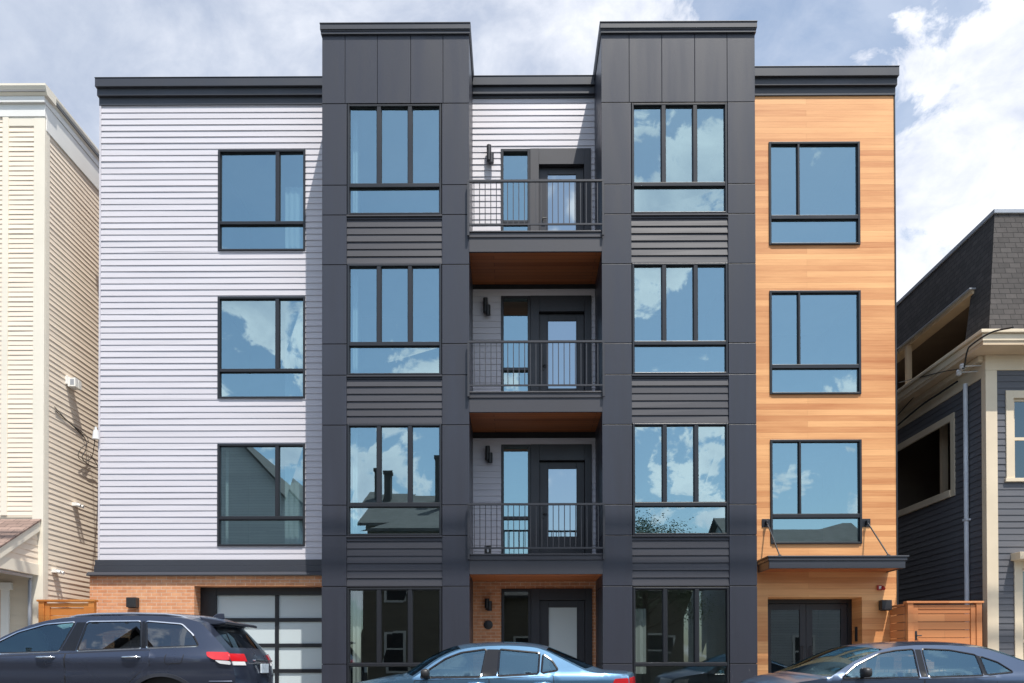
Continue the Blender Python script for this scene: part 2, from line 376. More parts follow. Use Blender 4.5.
# --- garage door
b = MB(); yg = YL+.34
b.box(-6.59, -6.26, yg-.06, yg+.1, .13, 2.73); b.box(-6.26, -3.35, yg-.055, yg+.1, 2.545, 2.73)
b.box(-5.04, -4.96, yg-.02, yg+.05, .13, 2.545); b.box(-3.72, -3.35, yg-.02, yg+.05, .13, 2.545)
rows = [2.07, 1.535, 1.0, .465]
for z in rows:
    for a, c_ in ((-6.26, -5.04), (-4.96, -3.72)): b.box(a, c_, yg-.018, yg+.05, z-.082, z)
gd = b.build('garage_door', 'black_frame', apt, bevel=.006)
tops = [2.545]+[z-.082 for z in rows]; bots = rows+[.13]
for t_, bt in zip(tops, bots):
    for a, c_ in ((-6.26, -5.04), (-4.96, -3.72)):
        if t_-bt > .05:
            p = MB(); p.box(a, c_, yg+.012, yg+.03, bt, t_); p.build('pane', 'frost', gd)
# --- charcoal bays
def bay(x0, x1, w0, w1, joints):
    f = MB(); g = .007
    zs = [.13, 1.09, 2.56, FBm[2]-.005, 4.10, FT[2]-.02, FBm[1]-.005, 7.165, FT[1]-.01, FBm[0]-.005, 10.195, FT[0]+.02]
    for a, c_ in ((x0, w0), (w1, x1)):
        for z0, z1 in zip(zs, zs[1:]): f.box(a+(0 if a == x0 else .002), c_-(0 if c_ == x1 else .002), YB, YB+.05, z0+g, z1-g)
    xs = [x0]+joints+[x1]
    for i in range(len(xs)-1): f.box(xs[i]+(g*.6 if i else 0), xs[i+1]-(g*.6 if i < len(xs)-2 else 0), YB, YB+.05, FT[0]+.02+g, 13.08)
    p = f.build('bay_cladding', 'charcoal', apt, bevel=.003)
    k = MB()                                                      # dark backing behind the open joints
    for a, c_ in ((x0+.01, w0-.006), (w1+.006, x1-.01)): k.box(a, c_, YB+.035, YB+.14, .13, FT[0]+.02)
    k.box(x0+.01, x1-.01, YB+.035, YB+.14, FT[0]+.035, 13.0)
    k.build('joint_backing', 'gap', p)
    s = MB()                                                      # returns
    for X, d in ((x0, 1), (x1, -1)):
        for z0, z1 in zip(zs+[13.08], (zs+[13.08])[1:]): s.box(X, X+d*.03, YB+.052, 19.5, z0+g, z1-g)
        s.box(X+d*.02, X+d*.06, YB+.06, 19.4, .13, 13.0)
    s.box(x0+.03, x1-.03, 19.4, 19.5, 12.6, 13.08)
    s.build('bay_return', 'charcoal', apt, bevel=.003)
    t = MB()                                                      # coping
    for z0, z1, pr in ((13.06, 13.13, .04), (13.132, 13.255, .065)):
        t.box(x0-pr*.45, x1+pr*.45, YB-pr, 19.5+pr, z0, z1-.02); t.box(x0-pr*.45-.006, x1+pr*.45+.006, YB-pr-.012, 19.5+pr, z1-.02, z1)
    t.build('coping', 'trim_dark', apt, bevel=.006)
    for z0, z1 in ((FT[1], FBm[0]), (FT[2], FBm[1]), (2.56, FBm[2])):
        l = MB()
        siding(l, (0, YB+.035, 0), (1, 0, 0), (0, -1, 0), w0, w1, z0+.02, z1-.035, exp=.1405, lip=.019)
        l.box(w0, w1, YB-.012, YB+.06, z1-.035, z1-.004)
        l.box(w0, w1, YB+.002, YB+.06, z0, z0+.02)
        l.build('lap_spandrel', 'charcoal_lap', apt, flip=False)
    l = MB(); l.box(w0, w1, YB+.03, YB+.06, .13, .33); l.build('plinth', 'charcoal_lap', apt)
bays = [(-3.66, -.866, -3.19, -1.38, [-3.225, -2.61, -1.975, -1.36]), (1.652, 4.565, 2.215, 4.045, [2.18, 2.80, 3.425, 4.04])]
for bi, (x0, x1, w0, w1, jn) in enumerate(bays):
    bay(x0, x1, w0, w1, jn)
    th = (w1-w0)/3; mu = [w0+th+.006, w1-th-.006]
    for i in range(3):
        z0, z1 = FBm[i], FT[i]+(.005 if i == 0 else 0)
        tz = [10.155, 7.13, 4.07][i]
        bl = None
        if bi == 0: bl = [(w0+.06, w0+.16, z0+.1, z1)]
        window(w0+.012, w1-.012, z0, z1, YB+.01, mu, (tz, tz+.075), mw=.075, fw=.036, blind=bl, rm='room')
    bl = [(w0+.06, w0+.3, .9, 2.15)] if bi else [(w0+.06, w0+.22, .5, 2.5)]  # right bay: added pale panel stands for a white reflection
    window(w0+.012, w1-.012, .33, 2.535, YB+.01, mu, (1.05, 1.11), mw=.075, fw=.036, pane='win_clear', rm='room_dark' if bi == 0 else 'room', blind=bl)
# --- wing windows
for i in range(3):
    x0, x1 = LW; z0, z1 = FBm[i], FT[i]
    bl = [(x1-.50, x1-.06, z0+.06, z0+(1.5, 1.9, 1.75)[i])]  # added pale panel stands for the sunlit interior at the right
    if i == 2: bl.append((x0+.07, x0+.13, z0+.05, z1-.05))
    window(x0, x1, z0, z1, YL-.01, [-4.90], (z0+.55, z0+.615), mw=.075, blind=bl)
RW = (5.19, 7.045)
for i in range(3):
    window(RW[0], RW[1], FBm[i], FT[i]+.01, YR-.01, [5.795], (FBm[i]+.53, FBm[i]+.61), mw=.04, fw=.045, rm='room')
# --- cedar wing
DO = (5.13, 7.04, .1, 2.445)
b = MB(); sheet(b, YR, 4.4, 7.76, .1, 12.72, [(RW[0], RW[1], FBm[i], FT[i]+.01) for i in range(3)]+[DO])
for o in [(RW[0], RW[1], FBm[i], FT[i]+.01) for i in range(3)]:
    for X in o[:2]: b.quad((X, YR, o[2]), (X, YR+.1, o[2]), (X, YR+.1, o[3]), (X, YR, o[3]))
    for Z in o[2:]: b.quad((o[0], YR, Z), (o[1], YR, Z), (o[1], YR+.1, Z), (o[0], YR+.1, Z))
for X in DO[:2]: b.quad((X, YR, .1), (X, 16.86, .1), (X, 16.86, 2.445), (X, YR, 2.445))
b.quad((5.13, YR, 2.445), (7.04, YR, 2.445), (7.04, 16.86, 2.445), (5.13, 16.86, 2.445))
b.build('cedar_cladding', 'cedar', apt, flip=False)
b = MB(); siding(b, (7.758, 0, 0), (0, 1, 0), (1, 0, 0), YR+.01, 30, .13, 12.7, exp=.1405, lip=.015); b.build('end_wall', 'charcoal_lap', apt, flip=False)
b = MB(); b.box(7.745, 7.772, YR-.012, YR+.03, .13, 12.71); b.build('edge_trim', 'black_frame', apt)
# entry doors
b = MB(); y = 16.80; b.box(5.13, 5.23, y-.05, y+.05, .13, 2.445); b.box(6.95, 7.04, y-.05, y+.05, .13, 2.445); b.box(5.23, 6.95, y-.05, y+.05, 2.36, 2.445)
b.build('door_frame', 'black_frame', apt, bevel=.004)
for a, c_, hx in ((5.23, 6.088, 6.0), (6.092, 6.95, 6.18)):
    b = MB(); s_ = .13
    b.box(a, a+s_, y-.025, y+.025, .14, 2.355); b.box(c_-s_, c_, y-.025, y+.025, .14, 2.355); b.box(a+s_, c_-s_, y-.023, y+.025, 2.22, 2.355); b.box(a+s_, c_-s_, y-.023, y+.025, .14, .4)
    d = b.build('entry_door', 'door_dark', apt, bevel=.004)
    p = MB(); p.quad((a+s_, y, .4), (c_-s_, y, .4), (c_-s_, y, 2.22), (a+s_, y, 2.22)); p.build('pane', 'win_clear', d)
    h = MB(); h.tube([(hx, y-.03, 1.0), (hx, y-.09, 1.0), (hx, y-.09, 1.45), (hx, y-.03, 1.45)], .013); h.build('handle', 'rail', d, smooth=50)
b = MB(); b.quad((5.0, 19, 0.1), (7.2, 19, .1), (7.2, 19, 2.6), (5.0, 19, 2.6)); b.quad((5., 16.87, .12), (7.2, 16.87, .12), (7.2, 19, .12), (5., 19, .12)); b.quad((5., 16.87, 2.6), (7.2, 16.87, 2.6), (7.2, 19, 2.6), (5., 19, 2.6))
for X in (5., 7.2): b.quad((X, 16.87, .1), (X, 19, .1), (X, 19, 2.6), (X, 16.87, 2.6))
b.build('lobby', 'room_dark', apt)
b = MB(); b.box(7.025, 7.045, 16.48, 16.58, 1.55, 1.85); b.box(7.017, 7.026, 16.505, 16.555, 1.7, 1.8); b.build('intercom', 'blackplastic', apt, bevel=.004)
# canopy
cx0, cx1, cy0 = 4.93, 7.60, 15.53
b = MB(); b.box(cx0, cx1-.03, cy0, cy0+.04, 2.94, 3.15); b.box(cx0, cx0+.04, cy0+.042, YR-.003, 2.94, 3.15); b.box(cx1-.07, cx1-.03, cy0+.042, YR-.003, 2.94, 3.15)
b.box(cx0-.035, cx1+.03, cy0-.035, YR-.004, 3.152, 3.185); b.box(cx0-.02, cx1, cy0-.018, YR-.004, 3.09, 3.149)
can = b.build('canopy', 'trim_dark', apt, bevel=.006)
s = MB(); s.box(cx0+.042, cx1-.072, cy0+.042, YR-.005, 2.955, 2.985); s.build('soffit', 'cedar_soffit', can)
for bx, ex in ((5.10, 5.165), (7.13, 7.285)):
    r_ = MB(); r_.tube([(bx, YR-.07, 3.95), (ex, 15.62, 3.20)], .014); r_.build('tie_rod', 'black_frame', can, smooth=60)
    k = MB(); k.box(bx-.085, bx+.085, YR-.016, YR-.002, 3.87, 4.035); k.box(bx-.02, bx+.02, YR-.10, YR-.018, 3.91, 3.99); k.build('bracket', 'black_frame', can, bevel=.003)
    k = MB(); k.box(ex-.025, ex+.025, 15.59, 15.66, 3.186, 3.215); k.build('bracket', 'black_frame', can, bevel=.003)
# --- balconies
def balcony(fz, n=24):
    z0, z1 = fz-.385, fz
    b = MB(); b.box(-.866, 1.652, YB-.012, YB+.03, z0, z1-.12); b.box(-.866, 1.652, YB-.03, YB+.03, z1-.118, z1-.03); b.box(-.866, 1.652, YB-.05, YB+.03, z1-.028, z1)
    b.box(-.866, 1.652, YB+.032, YL-.002, z1-.09, z1-.01)
    bal = b.build('balcony', 'door_grey', apt, bevel=.005)
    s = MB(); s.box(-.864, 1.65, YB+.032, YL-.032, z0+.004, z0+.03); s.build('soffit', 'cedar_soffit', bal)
    r_ = MB(); yr = YB-.075; xa, xb = -.895, 1.69; zt = fz+.925
    r_.box(xa, xb, yr-.02, yr+.02, zt-.02, zt+.018); r_.box(xa, xb, yr-.012, yr+.012, fz+.085, fz+.115)
    for X in (xa+.02, xb-.02): r_.box(X-.02, X+.02, yr-.018, yr+.018, fz-.11, zt-.02)
    for X in (xa+.02, xb-.02): r_.box(X-.012, X+.012, yr+.0182, YB-.031, fz-.09, fz-.05)
    for i in range(1, n):
        X = xa+.02+(xb-xa-.04)*i/n; r_.box(X-.0075, X+.0075, yr-.0075, yr+.0075, fz+.115, zt-.02)
    r_.build('railing', 'rail', bal)
for fz in FLOOR[:3]: balcony(fz)
def balcony_door(fz, h, pane_d, mframe, surround):
    zt = fz+h; y = YL
    b = MB(); x0, xs, x1 = -.285, .32, 1.575
    b.box(xs+.002, .50, y-.03, y+.13, fz, zt); b.box(1.435, x1, y-.03, y+.13, fz, zt); b.box(.50, 1.435, y-.028, y+.13, fz+2.11, zt)
    b.build('door_surround', surround, apt, bevel=.004)
    b = MB(); lx0, lx1, yd = .503, 1.432, y+.10
    zt2 = fz+2.105
    b.box(lx0, .69, yd-.02, yd+.03, fz+.02, zt2); b.box(1.27, lx1, yd-.02, yd+.03, fz+.02, zt2); b.box(.69, 1.27, yd-.018, yd+.03, fz+1.96, zt2); b.box(.69, 1.27, yd-.018, yd+.03, fz+.02, fz+.56)
    for a in ((.665, .69), (1.27, 1.295)): b.box(a[0], a[1], yd-.032, yd-.0202, fz+.54, fz+1.985)
    d = b.build('balcony_door' if fz > 1 else 'front_door', mframe, apt, bevel=.004)
    p = MB(); p.quad((.69, yd, fz+.56), (1.27, yd, fz+.56), (1.27, yd, fz+1.96), (.69, yd, fz+1.96)); p.build('pane', pane_d, d)
    q = MB(); q.quad((.55, yd+.14, fz+.3), (1.4, yd+.14, fz+.3), (1.4, yd+.14, fz+2.1), (.55, yd+.14, fz+2.1)); q.build('blind', 'blind', d)
    hd = MB(); hd.tube([(.585, yd-.02, fz+1.02), (.585, yd-.075, fz+1.02), (.66, yd-.075, fz+1.02)], .012); hd.box(.565, .605, yd-.033, yd-.0205, fz+.93, fz+1.2); hd.build('handle', 'blackplastic', d)
    # side light
    b = MB(); w = .055; zb = fz+.03 if fz < 1 else fz+.04
    b.box(x0, x0+w, y-.02, y+.13, zb, zt); b.box(xs-w, xs, y-.02, y+.13, zb, zt); b.box(x0+w, xs-w, y-.018, y+.13, zt-w, zt); b.box(x0+w, xs-w, y-.018, y+.13, zb, zb+w)
    lights = [(zb+w, zt-w)]
    if fz > 1: b.box(x0+w, xs-w, y-.016, y+.13, fz+.90, fz+.96); lights = [(fz+.96, zt-w), (zb+w, fz+.90)]
    fr = b.build('window', 'black_frame', apt, bevel=.004)
    for a, c_ in lights:
        p = MB(); p.quad((x0+w, y+.06, a), (xs-w, y+.06, a), (xs-w, y+.06, c_), (x0+w, y+.06, c_)); p.build('pane', 'win' if fz > 1 else 'win_clear', fr)
    room(fr, x0+.02, xs-.02, y+.135, zb, zt, 'room' if fz > 1 else 'room_dark', 1.8)
for i, fz in enumerate(FLOOR): balcony_door(fz, 2.44 if i < 3 else 2.34, 'win_door' if i < 3 else 'frost', 'door_dark', 'door_grey' if i == 0 else 'door_dark')
# lamps and small fixtures
def updown(x, y, z0, z1, m='blackplastic'):
    b = MB(); b.box(x-.05, x+.05, y-.03, y, (z0+z1)/2-.1, (z0+z1)/2+.06); b.tube([(x-.015, y-.09, z0+.06), (x-.015, y-.09, z1)], .048, 16); b.tube([(x+.035, y-.10, z0), (x+.035, y-.10, z0+.2)], .05, 16)
    b.box(x-.03, x+.03, y-.06, y-.03, z0+.1, z0+.2); b.build('wall_lamp', m, apt, smooth=50)
updown(-.51, YL-.016, 11.37, 11.74, 'rail'); updown(-.585, YL-.016, 8.24, 8.59); updown(-.545, YL-.016, 5.21, 5.55); updown(-.56, YL-.002, 2.18, 2.43)
b = MB(); b.lathe([(.001, -.04), (.07, -.04), (.09, -.03), (.095, 0)], (-.555, YL-.002, 1.90), 'y', 24); b.build('door_speaker', 'blackplastic', apt, smooth=40)
def cube_lamp(x, y, z):
    b = MB(); b.box(x-.045, x+.045, y-.03, y, z-.07, z+.07); b.box(x-.10, x+.10, y-.19, y-.032, z-.10, z+.10); b.box(x-.08, x+.08, y-.17, y-.05, z-.112, z-.10); b.build('wall_lamp', 'blackplastic', apt, bevel=.008)
cube_lamp(-7.80, YL-.042, 2.36); cube_lamp(7.46, YR-.002, 2.27)
b = MB(); b.box(7.34, 7.43, YR-.05, YR-.002, 2.58, 2.68, 0); b.tube([(7.44, YR-.03, 2.63), (7.44, YR-.11, 2.60)], [.045, .03], 12, 0); b.box(7.36, 7.41, YR-.062, YR-.051, 2.60, 2.66, 1); b.build('fire_alarm', ['red_alarm', 'white_trim'], apt, bevel=.004)
b = MB(); b.tube([(-8.6, YL-.09, 5.72), (-8.6, YL-.09, 5.9)], [.07, .05], 12); b.tube([(-8.6, YL-.09, 5.9), (-8.6, YL-.09, 5.97)], .025, 10); b.box(-8.63, -8.57, YL-.1, YL, 5.76, 5.8); b.build('cable_anchor', 'porcelain', apt, smooth=50)
# shell behind the fronts
b = MB(); b.box(-8.57, 7.75, 16.75, 30, 12.35, 12.55); b.build('roof', 'roofing', apt)
b = MB(); b.quad((-8.575, YL, 2.9), (-8.575, 30, 2.9), (-8.575, 30, 12.7), (-8.575, YL, 12.7)); b.quad((-8.575, 30, 0), (7.76, 30, 0), (7.76, 30, 12.7), (-8.575, 30, 12.7)); b.build('rear_wall', 'white_siding', apt)
bx = MB(); bx.box(-.585, -.455, YB+.14, YB+.16, 3.18, 3.34, 0)
for q in ((-.585, -.565, 3.18, 3.34), (-.475, -.455, 3.18, 3.34), (-.565, -.475, 3.18, 3.2), (-.565, -.475, 3.32, 3.34)): bx.box(q[0], q[1], YB+.06, YB+.139, q[2], q[3], 0)
bx.box(-.54, -.50, YB+.11, YB+.139, 3.22, 3.29, 1)
tag(bx.build('balcony_box', ['blackplastic', 'porcelain']), 'small black open box on the floor of the lowest balcony', 'box')

# ------------------------------------------------------------------ cream house on the left
HX, HY = -9.37, 15.80
ch = thing('cream_house', 'tall cream clapboard house with white corner boards and a shingled porch roof', 'house', (HX-2, HY, .13))
b = MB(); siding(b, (0, HY, 0), (1, 0, 0), (0, -1, 0), HX-.70, HX-.2, 4.05, 12.0, exp=.097, lip=.012)
siding(b, (0, HY, 0), (1, 0, 0), (0, -1, 0), HX-7, HX-.82, 4.05, 12.0, exp=.097, lip=.012)
b.build('front_wall', 'cream_siding', ch, flip=False)
b = MB(); siding(b, (0, HY, 0), (1, 0, 0), (0, -1, 0), HX-7, HX-.2, .13, 4.05, exp=.097, lip=.012); b.build('porch_wall', 'shaded_siding', ch, flip=False)
b = MB(); siding(b, (HX, 0, 0), (0, 1, 0), (1, 0, 0), HY+.16, HY+12, .13, 11.75, exp=.103, lip=.011); b.build('side_wall', 'cream_siding', ch, flip=False)
b = MB(); b.box(HX-.2, HX+.022, HY-.022, HY+.02, .13, 12.0); b.box(HX+.001, HX+.022, HY+.02, HY+.16, .13, 11.75); b.box(HX-.82, HX-.70, HY-.03, HY+.02, 4.05, 12.0); b.box(HX-.70, HX-.2, HY-.02, HY+.02, 11.82, 12.0)
b.build('corner_board', 'cream_trim', ch, bevel=.005)
b = MB(); b.box(HX-7, HX+.03, HY-.035, HY+.02, 12.0, 12.25); b.box(HX+.001, HX+.035, HY+.02, HY+12, 11.75, 12.25); b.box(HX-7, HX+.05, HY-.09, HY+12, 12.25, 12.37); b.build('frieze', 'white_trim', ch, bevel=.006)
b = MB()
b.prism([(HY-.10, 12.302), (HY-.13, 12.34), (HY-.18, 12.45), (HY-.18, 12.49), (HY+.2, 12.49), (HY+.2, 12.302)], lambda a, z, s: ((HX-7, HX+.12)[s], a, z+.07))
b.prism([(HX+.05, 12.302), (HX+.07, 12.34), (HX+.12, 12.45), (HX+.12, 12.49), (HX-.3, 12.49), (HX-.3, 12.302)], lambda a, z, s: (a, (HY+.2, HY+12)[s], z+.07))
b.build('cornice', 'cream_trim', ch)
b = MB(); b.box(HX-7, HX+.10, HY-.15, HY+12, 12.42, 12.54); b.build('roof', 'roofing', ch)
b = MB(); b.quad((HX-7, HY, 0), (HX-7, HY+12, 0), (HX-7, HY+12, 12.3), (HX-7, HY, 12.3)); b.quad((HX-7, HY+12, 0), (HX, HY+12, 0), (HX, HY+12, 12.3), (HX-7, HY+12, 12.3)); b.build('rear_wall', 'cream_siding', ch)
# porch
pz0, pz1, py = 3.98, 2.98, HY-1.75
px1 = HX-.03
b = MB(); b.prism([(HY-.03, pz0), (py, pz1), (py, pz1-.035), (HY-.03, pz0-.035)], lambda a, z, s: ((px1-4.5, px1+.02)[s], a, z)); b.build('porch_roof', 'red_shingle', ch)
b = MB(); b.prism([(HY-.03, pz0-.04), (py+.02, pz1-.04), (py+.02, pz1-.24), (HY-.03, pz0-.24)], lambda a, z, s: ((px1-.05, px1)[s], a, z))
b.box(px1-.16, px1-.03, py+.1, HY-.03, 2.86, 3.08); b.box(px1-4.4, px1-.162, py+.1, py+.24, 2.72, 2.95); b.build('porch_trim', 'cream_trim', ch, bevel=.005)
b = MB(); siding(b, (px1-.06, HY-.03, 0), (0, -1, 0), (1, 0, 0), 0, 1.7, 3.08, 3.78, exp=.12, lip=.012, lim=lambda z: (0, max(0, (pz0-.2-z)/.581))); b.build('porch_gable', 'cream_siding', ch, flip=False)
b = MB(); b.box(px1-.2, px1-.04, py+.1, py+.24, .13, 2.86); b.build('porch_post', 'cream_trim', ch, bevel=.01)
b = MB(); b.tube([(px1-.12, py+.3, 2.83), (px1-.12, HY-.13, 2.83), (px1-.16, HY-.09, 2.74), (px1-.16, HY-.09, .2)], .04, 10); b.build('downspout', 'galv', ch, smooth=50)
b = MB(); b.box(HX-.80, HX-.64, HY-.05, HY, .13, 2.58); b.box(HX-1.88, HX-.58, HY-.06, HY, 2.58, 2.72); b.box(HX-1.80, HX-1.64, HY-.05, HY, .13, 2.58)
d = b.build('door_casing', 'white_trim', ch, bevel=.006)
b = MB(); b.box(HX-1.64, HX-.80, HY-.02, HY, .15, 2.58); b.build('door', 'tan_trim', d)
# small fixtures on the side wall: flood lamp, vents
b = MB(); fy = HX*-1*800/(515-66); b.box(HX, HX+.05, fy-.13, fy+.13, 6.95, 7.12, 0); b.box(HX+.05, HX+.21, fy-.12, fy-.01, 6.9, 7.08, 0); b.box(HX+.05, HX+.21, fy+.01, fy+.12, 6.9, 7.08, 0)
b.box(HX+.1, HX+.18, fy-.122, fy-.1201, 6.93, 7.05, 1); b.build('flood_lamp', ['white_trim', 'galv'], ch, bevel=.006)
for u_, z_ in ((72, 4.48), (52, 2.98)):
    b = MB(); fy = -HX*800/(515-u_); b.box(HX, HX+.1, fy-.09, fy+.09, z_-.02, z_+.05); b.tube([(HX+.1, fy-.06, z_), (HX+.17, fy-.06, z_-.02)], .035, 10); b.tube([(HX+.1, fy+.06, z_), (HX+.17, fy+.06, z_-.02)], .035, 10); b.build('vent_hood', 'white_trim', ch, smooth=50)
def cable(name, pts, r, label, group=None, m='cable', cat='cable'):
    # smooth the path
    P = [Vector(p) for p in pts]; out = []
    for i in range(len(P)-1):
        p0, p1, p2, p3 = P[max(i-1, 0)], P[i], P[i+1], P[min(i+2, len(P)-1)]
        for k in range(8):
            t = k/8; out.append(.5*((2*p1)+(p2-p0)*t+(2*p0-5*p1+4*p2-p3)*t*t+(3*p1-p0-3*p2+p3)*t**3))
    out.append(P[-1]); b = MB(); b.tube(out, r, 6); return tag(b.build(name, m, smooth=60), label, cat, group)
def onside(u, v, off=.025):
    X = HX+off; Y = X*800/(u-515); return (X, Y, (668-v)/800*Y+HC)
cable('service_cable', [onside(52, 405), onside(62, 416), onside(72, 425), onside(83, 433), onside(86, 441, .1), onside(79, 447, .1), onside(76, 455, .08), onside(82, 460, .08), onside(90, 455, .1), (-8.62, 16.36, 5.86)], .007, 'thin black service cable sagging across the cream side wall, higher of the two', 'service cables on the cream house')
cable('service_cable', [onside(53, 409), onside(66, 420), onside(82, 436), onside(84, 447, .1), onside(80, 456, .08), onside(86, 463, .08), onside(96, 466, .12), (-8.8, 16.5, 5.45)], .009, 'black service cable looping low beside the white siding edge, lower of the two', 'service cables on the cream house')

# ------------------------------------------------------------------ gates
def gate(name, label, x0, x1, y, zt, m, ret=None, split=True):
    t = thing(name, label, 'gate', ((x0+x1)/2, y, .13), 'wooden gates beside the apartment building')
    b = MB(); b.box(x0, x0+.11, y-.05, y+.06, .13, zt); b.box(x1-.11, x1, y-.05, y+.06, .13, zt); b.build('post', m, t, bevel=.006)
    b = MB(); b.box(x0-.03, x1+.03, y-.07, y+.08, zt, zt+.04); b.build('top_cap', m, t, bevel=.006)
    b = MB(); z = .2; e = .155
    xa = x0+.115; xb = x1-.115
    while z < zt-.12:
        b.box(xa+.1, xb-.1, y-.012+random.uniform(-.003, .003), y+.012, z, z+e-.009); z += e
    b.build('boards', m, t, bevel=.004)
    b = MB(); b.box(xa, xa+.095, y-.03, y+.02, .2, zt-.03); b.box(xb-.095, xb, y-.03, y+.02, .2, zt-.03); b.box(xa+.097, xb-.097, y-.028, y+.02, zt-.11, zt-.03); b.build('gate_frame', m, t, bevel=.005)
    b = MB(); b.tube([(xa+.05, y-.03, 1.63), (xa+.05, y-.07, 1.63), (xa+.14, y-.07, 1.63)], .012); b.box(xa+.03, xa+.07, y-.036, y-.03, 1.55, 1.72); b.build('latch', 'blackplastic', t)
    if ret:
        b = MB(); z = .2
        while z < zt-.02:
            b.box(x0-.02, x0+.005, y+.065, ret, z, min(z+e-.009, zt)); z += e
        b.build('side_boards', m, t, bevel=.004)
    return t
gate('wooden_gate', 'bright orange wooden gate between the cream house and the brick wall', -9.36, -8.27, 15.7, 2.33, 'orange_fence')
gate('wooden_gate', 'reddish brown wooden gate with wide horizontal boards beside the dark grey house', 7.62, 9.06, 15.6, 2.26, 'cedar_dark', ret=YR-.01)

# ------------------------------------------------------------------ dark grey mansard house on the right
GX, GY = 9.27, 15.72
gh = thing('mansard_house', 'dark grey clapboard house with cream trim and a shingled mansard roof', 'house', (GX+3, GY, .13))
PO = (16.98, 19.9, 4.78, 6.24)
b = MB(); siding(b, (GX, 0, 0), (0, 1, 0), (-1, 0, 0), GY+.13, GY+11, .13, 7.0, [PO], exp=.125, lip=.013); b.build('side_wall', 'grey_siding', gh, flip=False)
FW = (GX+.52, GX+1.45, 4.72, 6.3); FD = (GX+.66, GX+1.7, .1, 2.95)
b = MB(); siding(b, (0, GY, 0), (1, 0, 0), (0, -1, 0), GX+.2, GX+6.5, .13, 6.85, [FW, FD], exp=.125, lip=.013); b.build('front_wall', 'grey_siding', gh, flip=False)
b = MB(); b.box(GX-.025, GX+.2, GY-.025, GY+.02, .13, 6.85); b.box(GX-.025, GX-.001, GY+.02, GY+.13, .13, 6.85); b.build('corner_board', 'buff_trim', gh, bevel=.005)
b = MB(); b.box(GX-.03, GX+6.5, GY-.03, GY+.02, 6.85, 7.15); b.box(GX-.03, GX, GY+.02, GY+11, 6.75, 7.15); b.build('frieze', 'buff_trim', gh, bevel=.005)
b = MB(); b.box(GX-.36, GX+6.5, GY-.52, GY+11, 7.152, 7.22); b.build('eave_soffit', 'tan_trim', gh)
b = MB(); b.box(GX-.38, GX+6.5, GY-.54, GY+11, 7.222, 7.36); b.box(GX-.43, GX+6.5, GY-.59, GY+11, 7.362, 7.43); b.box(GX-.14, GX-.031, GY+.02, GY+11, 7.04, 7.15); b.build('eave', 'buff_trim', gh, bevel=.01)
# mansard: sloping shingled faces with a deep recess in the side
mz0, mz1, mi, mo = 7.432, 10.22, .36, .12
mx = lambda z: GX+mo+(z-mz0)/(mz1-mz0)*mi
my = lambda z: GY+mo+(z-mz0)/(mz1-mz0)*mi
b = MB(); ya, yb_, zt_ = 16.75, 22.0, 8.87
def mq(y0, y1, z0, z1, f0=None):
    b.quad((mx(z0), y0 if f0 is None else my(z0), z0), (mx(z0), y1, z0), (mx(z1), y1, z1), (mx(z1), y0 if f0 is None else my(z1), z1))
mq(0, ya, mz0, zt_, 1); mq(0, ya, zt_, mz1, 1); mq(ya, yb_, zt_, mz1); mq(yb_, GY+11, mz0, mz1)
b.quad((mx(mz0), my(mz0), mz0), (GX+6.5, my(mz0), mz0), (GX+6.5, my(mz1), mz1), (mx(mz1), my(mz1), mz1))
rf = b.build('mansard_roof', 'dark_shingle', gh, flip=False)
b = MB(); b.box(mx(mz1)-.03, GX+6.5, my(mz1)-.04, GY+11, mz1, mz1+.09); b.build('roof_trim', 'galv', rf, bevel=.01)
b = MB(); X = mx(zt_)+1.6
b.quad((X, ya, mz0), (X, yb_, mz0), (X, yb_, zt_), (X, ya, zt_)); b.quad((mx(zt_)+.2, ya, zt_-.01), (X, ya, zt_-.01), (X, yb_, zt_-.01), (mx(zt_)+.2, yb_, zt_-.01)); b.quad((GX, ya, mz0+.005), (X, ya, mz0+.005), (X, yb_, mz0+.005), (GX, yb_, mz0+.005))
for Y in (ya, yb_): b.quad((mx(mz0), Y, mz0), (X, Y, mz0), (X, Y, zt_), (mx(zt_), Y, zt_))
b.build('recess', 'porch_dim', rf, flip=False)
b = MB(); b.box(mx(zt_)-.06, mx(zt_)+.22, ya-.12, yb_+.1, zt_-.07, zt_+.0); b.box(mx(zt_)-.1, mx(zt_)+.02, 19.3, 19.4, mz0, zt_-.07); b.build('recess_trim', 'tan_trim', rf)
b = MB(); b.box(mx(zt_)-.13, mx(zt_)+.03, ya-.17, yb_+.1, zt_+.001, zt_+.03); b.build('flashing', 'galv', rf)
# side porch opening
b = MB(); w = .15
b.box(GX-.03, GX+.02, PO[0]-w, PO[0], PO[2]-w, PO[3]+w); b.box(GX-.03, GX+.02, PO[1], PO[1]+w, PO[2]-w, PO[3]+w); b.box(GX-.028, GX+.02, PO[0], PO[1], PO[3], PO[3]+w); b.box(GX-.06, GX+.02, PO[0], PO[1], PO[2]-w, PO[2])
po = b.build('side_opening', 'buff_trim', gh, bevel=.005)
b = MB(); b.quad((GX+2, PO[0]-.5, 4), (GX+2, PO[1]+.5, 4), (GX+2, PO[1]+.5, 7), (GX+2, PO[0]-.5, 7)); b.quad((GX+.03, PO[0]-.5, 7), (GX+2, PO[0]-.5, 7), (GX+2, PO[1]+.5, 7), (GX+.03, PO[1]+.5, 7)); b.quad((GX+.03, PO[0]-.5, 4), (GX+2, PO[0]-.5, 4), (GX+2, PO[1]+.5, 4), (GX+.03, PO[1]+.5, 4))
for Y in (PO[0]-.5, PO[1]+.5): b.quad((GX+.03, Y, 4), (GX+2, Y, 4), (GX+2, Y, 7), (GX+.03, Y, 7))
b.build('porch_interior', 'porch_dim', po)
